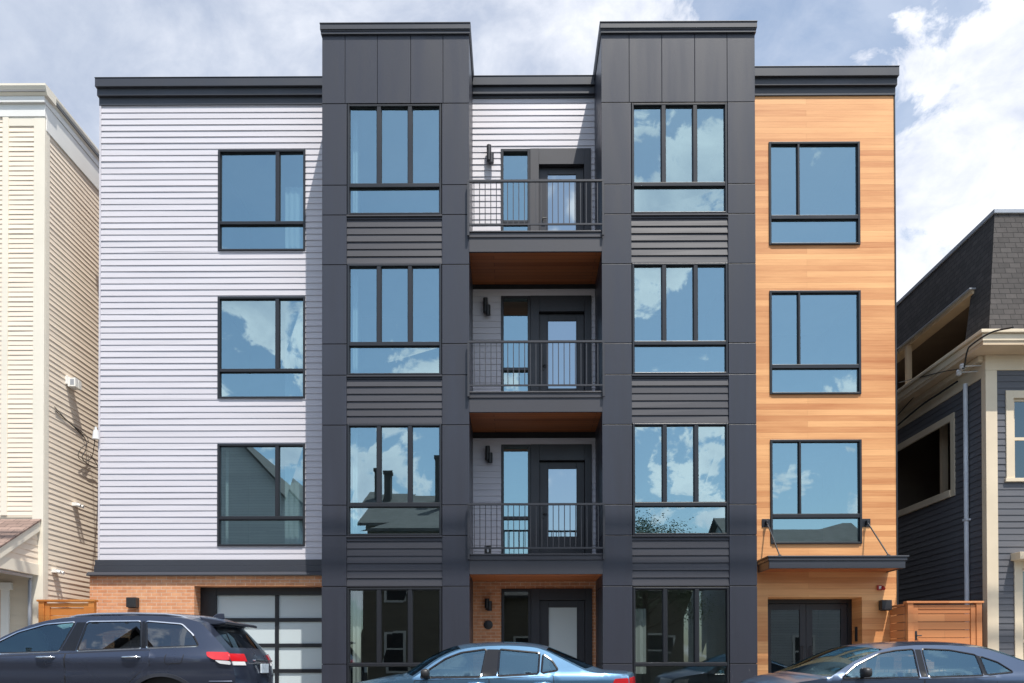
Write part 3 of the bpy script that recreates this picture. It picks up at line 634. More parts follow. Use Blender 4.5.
b = MB(); b.box(GX+.3, GX+.42, 17.9, 18.02, 4, 7); b.build('porch_post', 'tan_trim', po)
# front window and door surround
def front_unit(name, o, pane, tw=.15):
    b = MB(); b.box(o[0]-tw, o[0], GY-.03, GY+.02, o[2], o[3]+tw); b.box(o[1], o[1]+tw, GY-.03, GY+.02, o[2], o[3]+tw); b.box(o[0], o[1], GY-.028, GY+.02, o[3], o[3]+tw)
    if o[2] > 1: b.box(o[0]-tw-.03, o[1]+tw+.03, GY-.06, GY+.02, o[2]-.07, o[2])
    else: b.box(o[0]-tw-.06, o[1]+tw+.06, GY-.3, GY+.02, o[3]+tw, o[3]+tw+.14)
    fr = b.build(name, 'buff_trim', gh, bevel=.005)
    s = MB(); s.box(o[0], o[0]+.05, GY+.03, GY+.07, o[2], o[3]); s.box(o[1]-.05, o[1], GY+.03, GY+.07, o[2], o[3]); zm = (o[2]+o[3])/2; s.box(o[0]+.05, o[1]-.05, GY+.03, GY+.07, zm-.03, zm+.03); s.box(o[0]+.05, o[1]-.05, GY+.03, GY+.07, o[3]-.05, o[3]); s.build('sash', 'buff_trim', fr)
    p = MB(); p.quad((o[0]+.05, GY+.05, o[2]), (o[1]-.05, GY+.05, o[2]), (o[1]-.05, GY+.05, o[3]-.05), (o[0]+.05, GY+.05, o[3]-.05)); p.build('pane', pane, fr)
    q = MB(); q.box(o[0]-.1, o[1]+.1, GY+.4, GY+.45, o[2]-.1, o[3]+.1); q.build('room', 'room_dark', fr)
front_unit('window', FW, 'win_clear'); front_unit('doorway', FD, 'win_clear')
b = MB(); dy = GX*800/(970-515)+.02; b.tube([(GX-.07, dy, 6.8), (GX-.07, dy, .2)], .045, 12); b.box(GX-.12, GX-.01, dy-.06, dy+.06, 4.0, 4.04); b.build('downspout', 'pipe_white', gh, smooth=50)
b = MB(); b.quad((GX+6.5, GY, 0), (GX+6.5, GY+11, 0), (GX+6.5, GY+11, 10.2), (GX+6.5, GY, 10.2)); b.quad((GX, GY+11, 0), (GX+6.5, GY+11, 0), (GX+6.5, GY+11, 10.2), (GX, GY+11, 10.2)); b.build('rear_wall', 'grey_siding', gh)
def gs(u, v, off=.45):
    X = GX-off; Y = X*800/(u-515); return (X, Y, (668-v)/800*Y+HC)
g_ = 'service cables on the grey house'
cable('service_cable', [gs(1014, 328, .5), gs(992, 333, .5), gs(973, 345, .5), gs(968, 352, .48), gs(965, 368, .42)], .016, 'thick black cable drooping from the grey house eave to the insulators', g_)
cable('service_cable', [gs(965, 369, .42), gs(945, 372, .4), gs(920, 378, .4), gs(900, 383, .4)], .010, 'thin cable running level under the mansard eave', g_)
cable('service_cable', [gs(958, 382, .12), gs(940, 394, .12), gs(922, 406, .12), gs(898, 426, .12)], .020, 'thick dark cable following the cream frieze on the shaded side', g_)
cable('service_cable', [gs(928, 383, .3), gs(914, 398, .2), gs(897, 417, .14)], .010, 'short thin cable slanting across the cream frieze', g_)
for u_, v_, l_ in ((963, 367, 'upper of two white insulators under the grey house eave'), (959.5, 373, 'lower of two white insulators under the grey house eave')):
    p = Vector(gs(u_, v_, .40)); b = MB(); b.lathe([(.001, -.07), (.04, -.06), (.055, -.03), (.04, -.01), (.055, .02), (.035, .05), (.001, .06)], p, 'z', 14); b.tube([p, p+Vector((.42, 0, .02))], .012, 6)
    tag(b.build('insulator', 'porcelain', smooth=50), l_, 'insulator', 'insulators on the grey house')

# ------------------------------------------------------------------ cars
def inpoly(p, poly):
    x, y = p; c = False; n = len(poly)
    for i in range(n):
        x0, y0 = poly[i]; x1, y1 = poly[(i+1) % n]
        if (y0 > y) != (y1 > y) and x < (x1-x0)*(y-y0)/(y1-y0)+x0: c = not c
    return c
def dens(poly, d=.07, closed=True):
    out = []; n = len(poly)
    for i in range(n if closed else n-1):
        a, b_ = Vector(poly[i]), Vector(poly[(i+1) % n]); k = max(1, int((b_-a).length/d))
        out += [tuple(a+(b_-a)*j/k) for j in range(k)]
    if not closed: out.append(tuple(poly[-1]))
    return out
def rounded(poly, r=.035, seg=4):
    out = []; n = len(poly)
    for i in range(n):
        p = Vector(poly[i]); a = Vector(poly[i-1]); c = Vector(poly[(i+1) % n])
        da, dc = (a-p), (c-p); q = min(r, da.length*.4, dc.length*.4); p0 = p+da.normalized()*q; p1 = p+dc.normalized()*q
        for k in range(seg+1):
            t = k/seg; out.append(tuple(p0*(1-t)**2+p*2*t*(1-t)+p1*t*t))
    return out
def inset(poly, d):
    n = len(poly); area = sum(poly[i][0]*poly[(i+1) % n][1]-poly[(i+1) % n][0]*poly[i][1] for i in range(n)); sgn = 1 if area > 0 else -1; out = []
    for i in range(n):
        a, p, c = Vector(poly[i-1]), Vector(poly[i]), Vector(poly[(i+1) % n]); t = (c-a).normalized(); out.append((p.x-t.y*sgn*d, p.y+t.x*sgn*d))
    return out
def crom(pts, k=5):
    out = []; n = len(pts)
    for i in range(n-1):
        p = [pts[max(i-1, 0)], pts[i], pts[i+1], pts[min(i+2, n-1)]]
        for j in range(k):
            t = j/k; out.append(tuple(.5*(2*p[1][q]+(p[2][q]-p[0][q])*t+(2*p[0][q]-5*p[1][q]+4*p[2][q]-p[3][q])*t*t+(3*p[1][q]-p[0][q]-3*p[2][q]+p[3][q])*t**3) for q in range(len(p[1]))))
    out.append(tuple(pts[-1])); return out
def car(name, label, loc, S):
    root = thing(name, label, 'car', loc, 'cars parked along the kerb')
    lx, ly, lz = loc
    w0, zb, th = S['w0'], S['zb'], S['th']; xf, xr = S['ends']
    def W(x, z):
        w = w0
        if z < zb: w -= .055*((zb-z)/.45)**2*(1 if z > .2 else 1)
        else: w -= .02*min(1, (z-zb)/.05)+th*(z-zb)
        # sculpted waist: a shallow crease line
        w -= S.get('crease', .018)*math.exp(-((z-(zb-.16))/.05)**2)
        w -= S['cf']*max(0, (xf+1.0-x)/1.0)**2.4
        w -= S['cr']*max(0, (x-(xr-.9))/.9)**2.4
        return w
    K = 5
    st = crom(S['st'], K)                                         # (xc,zc,xe,ze)
    def P(i, s):
        i0 = min(int(i), len(st)-2); t = i-i0; q = [st[i0][k]*(1-t)+st[i0+1][k]*t for k in range(4)]
        xc, zc, xe, ze = q; ye = W(xe, ze); f = 1-abs(s)**2.3
        return Vector((lx+xe+(xc-xe)*f, ly+s*ye, lz+ze+(zc-ze)*f))
    def PS(x, z, side, off=0): return Vector((lx+x, ly+side*(W(x, z)+off), lz+z))
    glassr = S['glass']                                           # (name, i0, i1, smax, mat)
    ns = 22; ss = [-1+2*k/ns for k in range(ns+1)]
    body = MB(); parts = {g_[0]: MB() for g_ in glassr}
    for i in range(len(st)-1):
        for k in range(ns):
            sm = (ss[k]+ss[k+1])/2; tgt = body
            for nm, a, c_, smx, mt in glassr:
                if a*K <= i < c_*K and abs(sm) < smx: tgt = parts[nm]
            tgt.quad(P(i, ss[k]), P(i, ss[k+1]), P(i+1, ss[k+1]), P(i+1, ss[k]))
    # side panels
    top = [(q[2], q[3]) for q in st]
    low = []
    z0s = S['sill']; ra = S['ra']
    def arch(cx): return [(cx+ra*math.cos(a), S['rw']+ra*math.sin(a)) for a in [math.pi*k/14 for k in range(15)] if S['rw']+ra*math.sin(a) > z0s]
    for cx in (S['axle'][1], S['axle'][0]):
        a = arch(cx); low += [(cx+ra+.001, z0s)]+a+[(cx-ra-.001, z0s)]
    outline = top+dens([top[-1]]+low+[top[0]], .09, False)[1:-1]
    wins = [rounded(w_, S.get('rad', .03)) for w_ in S['wins']]
    doors = S['doors']
    loops = [outline]+[dens(w_, .06) for w_ in wins]+[dens(d_, .09) for d_ in doors]+[dens(p_, .08) for p_ in S['pillars']]
    pts, edges = [], []
    for lp in loops:
        o = len(pts); pts += [Vector(p) for p in lp]; edges += [(o+i, o+(i+1) % len(lp)) for i in range(len(lp))]
    x = xf
    while x < xr:
        z = .2
        while z < 1.9:
            if inpoly((x, z), outline): pts.append(Vector((x+.003, z+.002)))
            z += .055
        x += .085
    vo, eo, fo, *_ = delaunay_2d_cdt(pts, edges, [], 0, 1e-4)
    dm = [[MB(), MB()] for _ in doors]
    for f in fo:
        c_ = sum((vo[i] for i in f), Vector((0, 0)))/len(f); c_ = (c_.x, c_.y)
        if not inpoly(c_, outline) or any(inpoly(c_, w_) for w_ in wins): continue
        for sd, si in ((-1, 0), (1, 1)):
            tri = [PS(vo[i].x, vo[i].y, sd) for i in (f if sd < 0 else f[::-1])]
            tgt, m_ = body, 0
            for d_, q in zip(doors, dm):
                if inpoly(c_, d_): tgt = q[si]
            if any(inpoly(c_, p_) for p_ in S['pillars']): tgt, m_ = body, 1
            tgt.quad(*tri, m=m_)
    # wheel arch liners, sill and floor
    for cx in S['axle']:
        for sd in (-1, 1):
            a = [(cx+ra*math.cos(math.pi*k/14), S['rw']+ra*math.sin(math.pi*k/14)) for k in range(15)]
            for p, q in zip(a, a[1:]):
                if min(p[1], q[1]) < z0s-.05: continue
                body.quad((lx+p[0], ly+sd*(W(*p)-.002), lz+p[1]), (lx+q[0], ly+sd*(W(*q)-.002), lz+q[1]), (lx+q[0], ly+sd*(w0-.34), lz+q[1]), (lx+p[0], ly+sd*(w0-.34), lz+p[1]), m=1)
    fl = S['w0']-.35
    body.box(lx+xf+.25, lx+xr-.25, ly-fl, ly+fl, lz+z0s-.02, lz+z0s+.12, 1)
    bd = body.build('body', [S['paint'], 'gloss_black'], root, smooth=42, weld=True, flip=True)
    for nm, a, c_, smx, mt in glassr: parts[nm].build(nm, mt, root, smooth=60, weld=True)
    for d_, q in zip(doors, dm):
        for si, sd in ((0, -1), (1, 1)):
            if not q[si].f: continue
            dr = q[si].build('door', S['paint'], root, smooth=42, weld=True)
            gp = MB(); dd = dens(d_, .06)                         # shut line round the door
            for a, c_ in zip(dd, dd[1:]+dd[:1]):
                t = (Vector(c_)-Vector(a)).normalized()*.0035; nx, nz = -t.y, t.x
                gp.quad(PS(a[0]-nx, a[1]-nz, sd, .0012), PS(a[0]+nx, a[1]+nz, sd, .0012), PS(c_[0]+nx, c_[1]+nz, sd, .0012), PS(c_[0]-nx, c_[1]-nz, sd, .0012))
            gp.build('shut_line', 'gap', dr)
            xm = max(p[0] for p in d_); zm = S['handle_z']
            h = MB(); hs = S.get('hs', 0); xs_ = [xm-.30-hs, xm-.27-hs, xm-.18-hs, xm-.09-hs, xm-.06-hs]; oo = [0, .03, .036, .03, 0]
            h.tube([PS(x_, zm, sd, o_) for x_, o_ in zip(xs_, oo)], [.012, .015, .017, .015, .012], 8); h.build('handle', S['handle'], dr, smooth=60)
    # glazing with surrounds
    for wi, w_ in enumerate(wins):
        dd = dens(w_, .05); outr = inset(dd, -S['trim_w']); inn = inset(dd, .012)
        for sd in (-1, 1):
            gm = MB()
            o2, e2 = [Vector(p) for p in dd], [(i, (i+1) % len(dd)) for i in range(len(dd))]
            gx = min(p[0] for p in dd)
            while gx < max(p[0] for p in dd):
                for gz in [.9+.07*k for k in range(12)]:
                    if inpoly((gx, gz), dd): o2.append(Vector((gx, gz)))
                gx += .12
            v2, _, f2, *_ = delaunay_2d_cdt(o2, e2, [], 0, 1e-4)
            for f in f2:
                c_ = sum((v2[i] for i in f), Vector((0, 0)))/len(f)
                if inpoly((c_.x, c_.y), dd): gm.quad(*[PS(v2[i].x, v2[i].y, sd, -.006) for i in f])
            wo = gm.build('side_window', S['winmat'][wi], root, smooth=60, weld=True)
            tr = MB(); n_ = len(dd)
            for i in range(n_):
                j = (i+1) % n_
                tr.quad(PS(*outr[i], sd, .0015), PS(*outr[j], sd, .0015), PS(*dd[j], sd, .005), PS(*dd[i], sd, .005), m=(1 if abs(dd[j][1]-dd[i][1]) > 1.3*abs(dd[j][0]-dd[i][0]) else 0))
                tr.quad(PS(*dd[i], sd, .005), PS(*dd[j], sd, .005), PS(*inn[j], sd, -.004), PS(*inn[i], sd, -.004), m=1)
            tr.build('trim', [S['trim'], 'gloss_black'], wo, smooth=50)
    # lamps
    for nm, mt, polys, patches in S['lamps']:
        for sd in (-1, 1):
            l = MB()
            for pl in polys:
                dd = dens(rounded(pl, .02), .04); o2 = [Vector(p) for p in dd]; e2 = [(i, (i+1) % len(dd)) for i in range(len(dd))]
                v2, _, f2, *_ = delaunay_2d_cdt(o2, e2, [], 0, 1e-4)
                for f in f2:
                    c_ = sum((v2[i] for i in f), Vector((0, 0)))/len(f)
                    if inpoly((c_.x, c_.y), dd): l.quad(*[PS(v2[i].x, v2[i].y, sd, .018) for i in f])
                for a, c_ in zip(dd, dd[1:]+dd[:1]): l.quad(PS(*a, sd, .018), PS(*c_, sd, .018), PS(*c_, sd, -.004), PS(*a, sd, -.004))
            for (i0, i1, s0, s1) in patches:
                a, c_ = i0*K, i1*K; nn = 6
                ext = Vector((.012 if i0 > 6 else -.012, 0, 0))
                g2 = [[P(a+(c_-a)*p/nn, sd*(s0+(s1-s0)*q/nn))+ext for q in range(nn+1)] for p in range(nn+1)]
                for p in range(nn):
                    for q in range(nn): l.quad(g2[p][q], g2[p][q+1], g2[p+1][q+1], g2[p+1][q])
                rim = [g2[0][q] for q in range(nn+1)]+[g2[p][nn] for p in range(1, nn+1)]+[g2[nn][q] for q in range(nn-1, -1, -1)]+[g2[p][0] for p in range(nn-1, 0, -1)]
                for p, q in zip(rim, rim[1:]+rim[:1]): l.quad(p, q, q-ext*1.5, p-ext*1.5)
            l.build(nm, mt, root, smooth=50, weld=True)
    # wheels
    for cx in S['axle']:
        for sd in (-1, 1):
            yo = w0-.03; rw = S['rw']; ctr = (lx+cx, ly+sd*(yo-.11), lz+rw)
            t = MB(); hw = .11; prof = [(rw*.64, -hw), (rw*.9, -hw), (rw*.975, -hw*.85), (rw, -hw*.5), (rw, hw*.5), (rw*.975, hw*.85), (rw*.9, hw), (rw*.64, hw)]
            t.lathe(prof, ctr, 'y', 36)
            ty = t.build('wheel', 'rubber', root, smooth=40)
            r_ = MB(); oy = sd*hw
            r_.lathe([(rw*.66, -oy), (rw*.63, oy*.3), (rw*.66, oy*.98), (rw*.60, oy*.98), (rw*.58, oy*.2), (.02, oy*.1)], ctr, 'y', 36)
            for k in range(5):
                a = 2*math.pi*k/5+.3
                d_ = Vector((math.cos(a), 0, math.sin(a))); e_ = Vector((-math.sin(a), 0, math.cos(a))); c0 = Vector(ctr)+Vector((0, oy*.85, 0))
                r_.quad(c0+d_*.04+e_*.045, c0+d_*rw*.61+e_*.03, c0+d_*rw*.61-e_*.03, c0+d_*.04-e_*.045)
                for sgn in (1, -1): r_.quad(c0+d_*.04+e_*.045*sgn, c0+d_*rw*.61+e_*.03*sgn, c0+d_*rw*.61+e_*.03*sgn-Vector((0, oy*.5, 0)), c0+d_*.04+e_*.045*sgn-Vector((0, oy*.5, 0)))
            r_.lathe([(.06, oy*.6), (.055, oy*.9), (.001, oy*.92)], ctr, 'y', 20)
            r_.build('rim', 'alloy', ty, smooth=40)
    # mirrors
    mxx, mz = S['mirror']
    for sd in (-1, 1):
        m_ = MB(); base = PS(mxx, mz-.04, sd, -.01); c0 = base+Vector((-.01, sd*.15, .06))
        m_.tube([base, base+Vector((0, sd*.05, .01)), c0+Vector((0, -sd*.05, -.03))], [.028, .024, .03], 8)
        nu, nv = 14, 8; vs = []
        for i in range(nv+1):
            ph = -math.pi/2+math.pi*i/nv
            for k in range(nu):
                a = 2*math.pi*k/nu; sgn = lambda v: math.copysign(abs(v)**.6, v)
                vs.append(c0+Vector((.062*sgn(math.cos(ph))*sgn(math.cos(a)), .105*sgn(math.cos(ph))*sgn(math.sin(a)), .066*sgn(math.sin(ph)))))
        m_.add(vs, [(i*nu+k, i*nu+(k+1) % nu, (i+1)*nu+(k+1) % nu, (i+1)*nu+k) for i in range(nv) for k in range(nu)])
        m_.build('mirror', S['mirror_m'], root, smooth=60, weld=True)
    # cabin
    cab = MB(); zf = lz+.3; wi_ = w0-.14
    x0c, x1c = S['cabin']
    cab.box(lx+x0c, lx+x1c, ly-wi_, ly+wi_, zf, zf+.05)
    for sd in (-1, 1): cab.box(lx+x0c, lx+x1c, ly+sd*(wi_-.02), ly+sd*wi_, zf+.052, lz+zb-.03)
    cab.box(lx+x0c, lx+x0c+.35, ly-wi_+.025, ly+wi_-.025, lz+.5, lz+zb-.02); cab.box(lx+x1c-.3, lx+x1c, ly-wi_+.025, ly+wi_-.025, lz+.5, lz+zb-.05)
    cab.build('cabin', 'blackplastic', root, bevel=.02)
    for (sx, sy, m_) in S['seats']:
        b = MB()
        z_ = lz+S['seat_z']
        pr = [(-.27, 0), (-.27, .13), (.10, .12), (.20, .62), (.30, .62), (.26, .1), (.24, 0)]
        b.prism(pr, lambda a, z, s: (lx+sx+a, ly+sy+(-.24, .24)[s], z_+z))
        so = b.build('seat', m_, root, bevel=.04)
        b = MB(); b.box(lx+sx+.22, lx+sx+.31, ly+sy-.13, ly+sy+.13, z_+.67, z_+.85); b.tube([(lx+sx+.26, ly+sy-.06, z_+.6), (lx+sx+.265, ly+sy-.06, z_+.7)], .008, 6); b.tube([(lx+sx+.26, ly+sy+.06, z_+.6), (lx+sx+.265, ly+sy+.06, z_+.7)], .008, 6); b.build('headrest', m_, so, bevel=.03)
    b = MB(); sx, sy = S['seats'][0][0]-.48, S['seats'][0][1]; cz = lz+S['seat_z']+.46
    ring = [Vector((lx+sx+.07*math.sin(a), ly+sy+.18*math.cos(a), cz+.165*math.sin(a))) for a in [2*math.pi*k/24 for k in range(25)]]
    b.tube(ring, .014, 8, cap=False); b.tube([ring[0], ring[12]], .014, 6); b.tube([(lx+sx, ly+sy, cz), (lx+sx-.25, ly+sy, cz-.08)], .03, 8); b.build('steering_wheel', 'blackplastic', root, smooth=60)
    if 'extra' in S: S['extra'](root, P, PS, W, loc)
    return root
K_ = 5
# --- slate SUV
def suv_extra(root, P, PS, W, loc):
    lx, ly, lz = loc
    for sd in (-1, 1):                                            # roof rails
        pts = []
        for x_, z_ in ((.05, 1.69), (.16, 1.722), (.4, 1.742), (.9, 1.75), (1.35, 1.738), (1.55, 1.712), (1.66, 1.675)): pts.append((lx+x_, ly+sd*(W(x_, 1.70)-.075), lz+z_))
        b = MB(); b.tube(pts, .017, 8); b.build('roof_rail', 'chrome', root, smooth=60)
    b = MB(); b.prism([(1.68, 1.735), (1.78, 1.80), (1.86, 1.80), (1.87, 1.72)], lambda a, z, s: (lx+a, ly+(-.02, .02)[s], lz+z)); b.build('antenna_fin', S_SUV['paint'], root, bevel=.01)
    b = MB(); wsp = .66                                            # roof spoiler
    b.prism([(1.76, 1.715), (2.08, 1.665), (2.13, 1.645), (2.12, 1.615), (1.98, 1.60), (1.86, 1.60)], lambda a, z, s: (lx+a, ly+(-wsp, wsp)[s], lz+z)); b.build('spoiler', S_SUV['paint'], root, bevel=.015)
    b = MB(); b.box(lx+2.43, lx+2.452, ly-.16, ly+.16, lz+.95, lz+1.08); b.build('number_plate', 'plate', root, bevel=.004)
    b = MB(); b.box(lx+2.40, lx+2.44, ly-.38, ly+.38, lz+1.11, lz+1.135); b.build('tailgate_trim', 'chrome', root, bevel=.006)
    for cx in S_SUV['axle']:                                      # dark cladding lip round the arch
        for sd in (-1, 1):
            b = MB(); ra = S_SUV['ra']; rw = S_SUV['rw']; a = [math.pi*(-.06+1.12*k/24) for k in range(25)]
            for p, q in zip(a, a[1:]):
                c0 = [(cx+r_*math.cos(t), rw+r_*math.sin(t)) for r_, t in ((ra-.004, p), (ra-.004, q), (ra+.042, q), (ra+.042, p))]
                b.quad(*[PS(x_, z_, sd, .014) for x_, z_ in c0]); b.quad(PS(*c0[2], sd, .014), PS(*c0[3], sd, .014), PS(*c0[3], sd, -.005), PS(*c0[2], sd, -.005))
            b.build('arch_trim', 'trim_dark', root, smooth=50)
    fd = [(1.44, 1.205), (1.44, 1.075), (1.66, 1.085), (1.68, 1.21)]; fd = dens(rounded(fd, .03), .03); b = MB()
    for a, c_ in zip(fd, fd[1:]+fd[:1]):
        t = (Vector(c_)-Vector(a)).normalized()*.004; nx, nz = -t.y, t.x
        b.quad(PS(a[0]-nx, a[1]-nz, -1, .0025), PS(a[0]+nx, a[1]+nz, -1, .0025), PS(c_[0]+nx, c_[1]+nz, -1, .0025), PS(c_[0]-nx, c_[1]-nz, -1, .0025))
    b.build('fuel_door', 'gap', root)
    b = MB(); n = 10                                              # bright strips under the tail lamp, as wrap-round bumper trim
    for sd in (-1, 1):
        b.tube([PS(x_, .84, sd, .006) for x_ in (2.0, 2.1, 2.2, 2.28)], .018, 8)
    b.build('bumper_trim', 'paint_slate', root, smooth=60)
S_SUV = dict(paint='paint_slate', w0=.965, zb=1.16, th=.30, ends=(-2.42, 2.43), cf=.22, cr=.15, sill=.34, ra=.515, rw=.40, axle=(-1.52, 1.39), crease=.014,
    st=[(-2.36, .32, -2.30, .32), (-2.42, .55, -2.30, .55), (-2.42, .86, -2.27, .86), (-2.36, 1.03, -2.2, 1.0), (-2.2, 1.10, -2.05, 1.05), (-1.65, 1.19, -1.6, 1.13), (-1.22, 1.235, -1.16, 1.16),
        (-.82, 1.49, -.74, 1.44), (-.36, 1.69, -.27, 1.635), (.15, 1.775, .22, 1.70), (.95, 1.795, 1.0, 1.715), (1.55, 1.77, 1.55, 1.69), (1.9, 1.71, 1.80, 1.635), (2.02, 1.60, 1.92, 1.55), (2.27, 1.30, 2.17, 1.29), (2.36, 1.17, 2.25, 1.17), (2.42, 1.0, 2.30, 1.0), (2.44, .80, 2.32, .80), (2.43, .52, 2.30, .52), (2.36, .34, 2.24, .34)],
    glass=[('windshield', 6, 8, .90, 'car_win_clear'), ('rear_window', 13, 14, .86, 'car_win_dark')],
    wins=[[(-1.06, 1.205), (-.78, 1.37), (-.55, 1.495), (-.20, 1.60), (.18, 1.632), (.03, 1.243)], [(.345, 1.635), (.265, 1.25), (1.105, 1.284), (1.05, 1.642)], [(1.125, 1.64), (1.18, 1.287), (1.85, 1.312), (1.76, 1.46), (1.60, 1.60)]],
    winmat=['car_win_clear', 'car_win_dark', 'car_win_dark'], trim='chrome', trim_w=.014, rad=.035,
    pillars=[[(.205, 1.63), (.055, 1.25), (.245, 1.25), (.325, 1.63)], [(1.07, 1.64), (1.115, 1.285), (1.165, 1.286), (1.11, 1.64)]],
    doors=[[(-1.02, .38), (-1.06, .9), (-1.04, 1.17), (.12, 1.215), (.12, .38)], [(.13, .38), (.13, 1.215), (1.22, 1.26), (1.24, 1.06), (1.10, .96), (.90, .78), (.80, .38)]],
    handle_z=1.165, hs=.06, handle='chrome', mirror=(-.95, 1.2), mirror_m='paint_slate',
    lamps=[('tail_lamp', 'red_lens', [[(1.96, 1.235), (1.98, 1.18), (2.06, 1.135), (2.262, 1.12), (2.235, 1.232)]], [(14.62, 15.38, .58, .995)]), ('reverse_lamp', 'clear_lens', [[(2.08, 1.125), (2.14, 1.08), (2.275, 1.062), (2.263, 1.112)]], [(15.40, 15.68, .66, .99)]), ('headlight', 'clear_lens', [[(-2.12, .90), (-2.10, 1.0), (-1.9, 1.02), (-1.95, .92)]], [(2.1, 2.9, .55, .99)])],
    cabin=(-1.3, 2.0), seats=[(-.05, -.38, 'seat'), (-.05, .38, 'seat'), (.9, -.38, 'seat'), (.9, .38, 'seat')], seat_z=.62, extra=suv_extra)
car('suv', 'dark slate SUV with chrome roof rails parked before the garage door', (-6.01, 11.37, 0), S_SUV)
# --- light blue sedan
def plate_extra(z):
    def f(root, P, PS, W, loc):
        lx, ly, lz = loc
        b = MB(); xr = P(14*K_, 0).x
        b.box(xr+.01, xr+.03, ly-.16, ly+.16, lz+z, lz+z+.12); b.build('number_plate', 'plate', root, bevel=.004)
    return f
S_BLUE = dict(paint='paint_blue', w0=.87, zb=.87, th=.43, ends=(-2.2, 2.27), cf=.22, cr=.17, sill=.24, ra=.35, rw=.31, axle=(-1.33, 1.27), crease=.010,
    st=[(-2.14, .22, -2.0, .22), (-2.2, .42, -2.0, .42), (-2.2, .62, -1.98, .62), (-2.08, .76, -1.9, .72), (-1.7, .85, -1.6, .79), (-1.36, .92, -1.12, .855), (-1.19, .955, -.98, .89),
        (-.80, 1.205, -.66, 1.13), (-.42, 1.36, -.32, 1.285), (.05, 1.41, .1, 1.335), (.55, 1.408, .55, 1.33), (.90, 1.36, .84, 1.285), (1.27, 1.215, 1.12, 1.15), (1.72, 1.015, 1.50, .965), (1.90, .985, 1.80, .935), (2.19, .965, 2.06, .92), (2.26, .90, 2.09, .87), (2.27, .70, 2.11, .70), (2.29, .5, 2.11, .5), (2.18, .26, 2.05, .26)],
    glass=[('windshield', 6, 8, .91, 'car_win'), ('rear_window', 11.2, 12.8, .88, 'car_win')],
    wins=[[(-.90, .885), (-.77, .995), (-.54, 1.15), (-.32, 1.235), (.04, 1.285), (-.035, .893)], [(.235, 1.283), (.21, .905), (.785, .933), (.81, 1.23)], [(.862, 1.21), (.835, .94), (1.07, .985), (.985, 1.12)]],
    winmat=['car_win', 'car_win', 'car_win'], trim='gloss_black', trim_w=.018, rad=.035, pillars=[[(.055, 1.288), (-.02, .89), (.195, .90), (.222, 1.286)]],
    doors=[[(-1.0, .28), (-1.02, .6), (-.98, .84), (.08, .865), (.08, .28)], [(.09, .28), (.09, .865), (1.0, .905), (1.02, .70), (.90, .52), (.80, .28)]],
    handle_z=.80, handle='paint_blue', mirror=(-.80, .92), mirror_m='blackplastic',
    lamps=[('tail_lamp', 'red_lens', [[(1.88, .86), (1.84, .76), (1.90, .69), (2.09, .69), (2.08, .87)]], [(16, 17, .6, .995)]), ('headlight', 'clear_lens', [[(-1.95, .6), (-1.9, .7), (-1.62, .74), (-1.7, .62)]], [(2.0, 2.9, .5, .99)])],
    cabin=(-1.1, 1.35), seats=[(-.12, -.34, 'seat_tan'), (-.12, .34, 'seat_tan'), (.65, -.34, 'seat_tan'), (.65, .34, 'seat_tan')], seat_z=.32, extra=plate_extra(.72))
car('sedan', 'light metallic blue sedan parked in front of the brick entrance', (-.46, 12.27, 0), S_BLUE)
# --- dark navy sedan
S_NAVY = dict(S_BLUE, paint='paint_navy', ends=(-2.25, 2.3), axle=(-1.38, 1.3),
    st=[(-2.2, .22, -2.0, .22), (-2.26, .42, -2.02, .42), (-2.26, .64, -2.0, .62), (-2.18, .80, -1.95, .74), (-1.98, .885, -1.75, .80), (-1.76, .935, -1.40, .86), (-1.63, .965, -1.24, .89),
        (-1.10, 1.20, -.88, 1.10), (-.74, 1.325, -.45, 1.265), (-.30, 1.38, -.1, 1.315), (.35, 1.395, .38, 1.32), (.88, 1.365, .85, 1.285), (1.25, 1.29, 1.14, 1.20), (1.62, 1.15, 1.46, 1.075), (1.92, 1.045, 1.76, .98), (2.2, 1.0, 2.06, .94), (2.29, .92, 2.12, .88), (2.30, .72, 2.14, .72), (2.32, .5, 2.14, .5), (2.22, .26, 2.05, .26)],
    glass=[('windshield', 6, 8, .965, 'car_win'), ('rear_window', 11.4, 13.4, .88, 'car_win')],
    wins=[[(-1.10, .868), (-.86, 1.05), (-.52, 1.205), (-.30, 1.245), (-.045, 1.265), (-.045, .882)], [(.075, 1.268), (.45, 1.25), (.79, 1.185), (.825, .908), (.085, .885)], [(.84, 1.165), (1.06, 1.085), (1.24, .95), (.875, .912)]],
    trim='gloss_black', trim_w=.013, pillars=[[(-.025, .885), (-.025, 1.262), (.055, 1.262), (.065, .885)], [(.79, 1.185), (.828, .905), (.875, .908), (.842, 1.165)]],
    doors=[[(-1.1, .28), (-1.14, .6), (-1.1, .84), (.01, .86), (.01, .28)], [(.02, .28), (.02, .86), (.98, .89), (1.0, .70), (.9, .52), (.80, .28)]],
    handle='paint_navy', mirror=(-.82, .93), mirror_m='blackplastic', handle_z=.78,
    lamps=[('tail_lamp', 'red_lens', [[(1.86, .92), (1.86, .80), (1.92, .74), (2.13, .74), (2.10, .90)]], [(16, 17, .6, .995)]), ('headlight', 'clear_lens', [[(-1.98, .62), (-1.92, .72), (-1.62, .76), (-1.7, .64)]], [(2.0, 2.9, .5, .99)])],
    seats=[(-.2, -.34, 'seat'), (-.2, .34, 'seat'), (.62, -.34, 'seat'), (.62, .34, 'seat')])
car('sedan', 'dark navy sedan parked at the right by the canopy entrance', (5.5, 11.67, 0), S_NAVY)

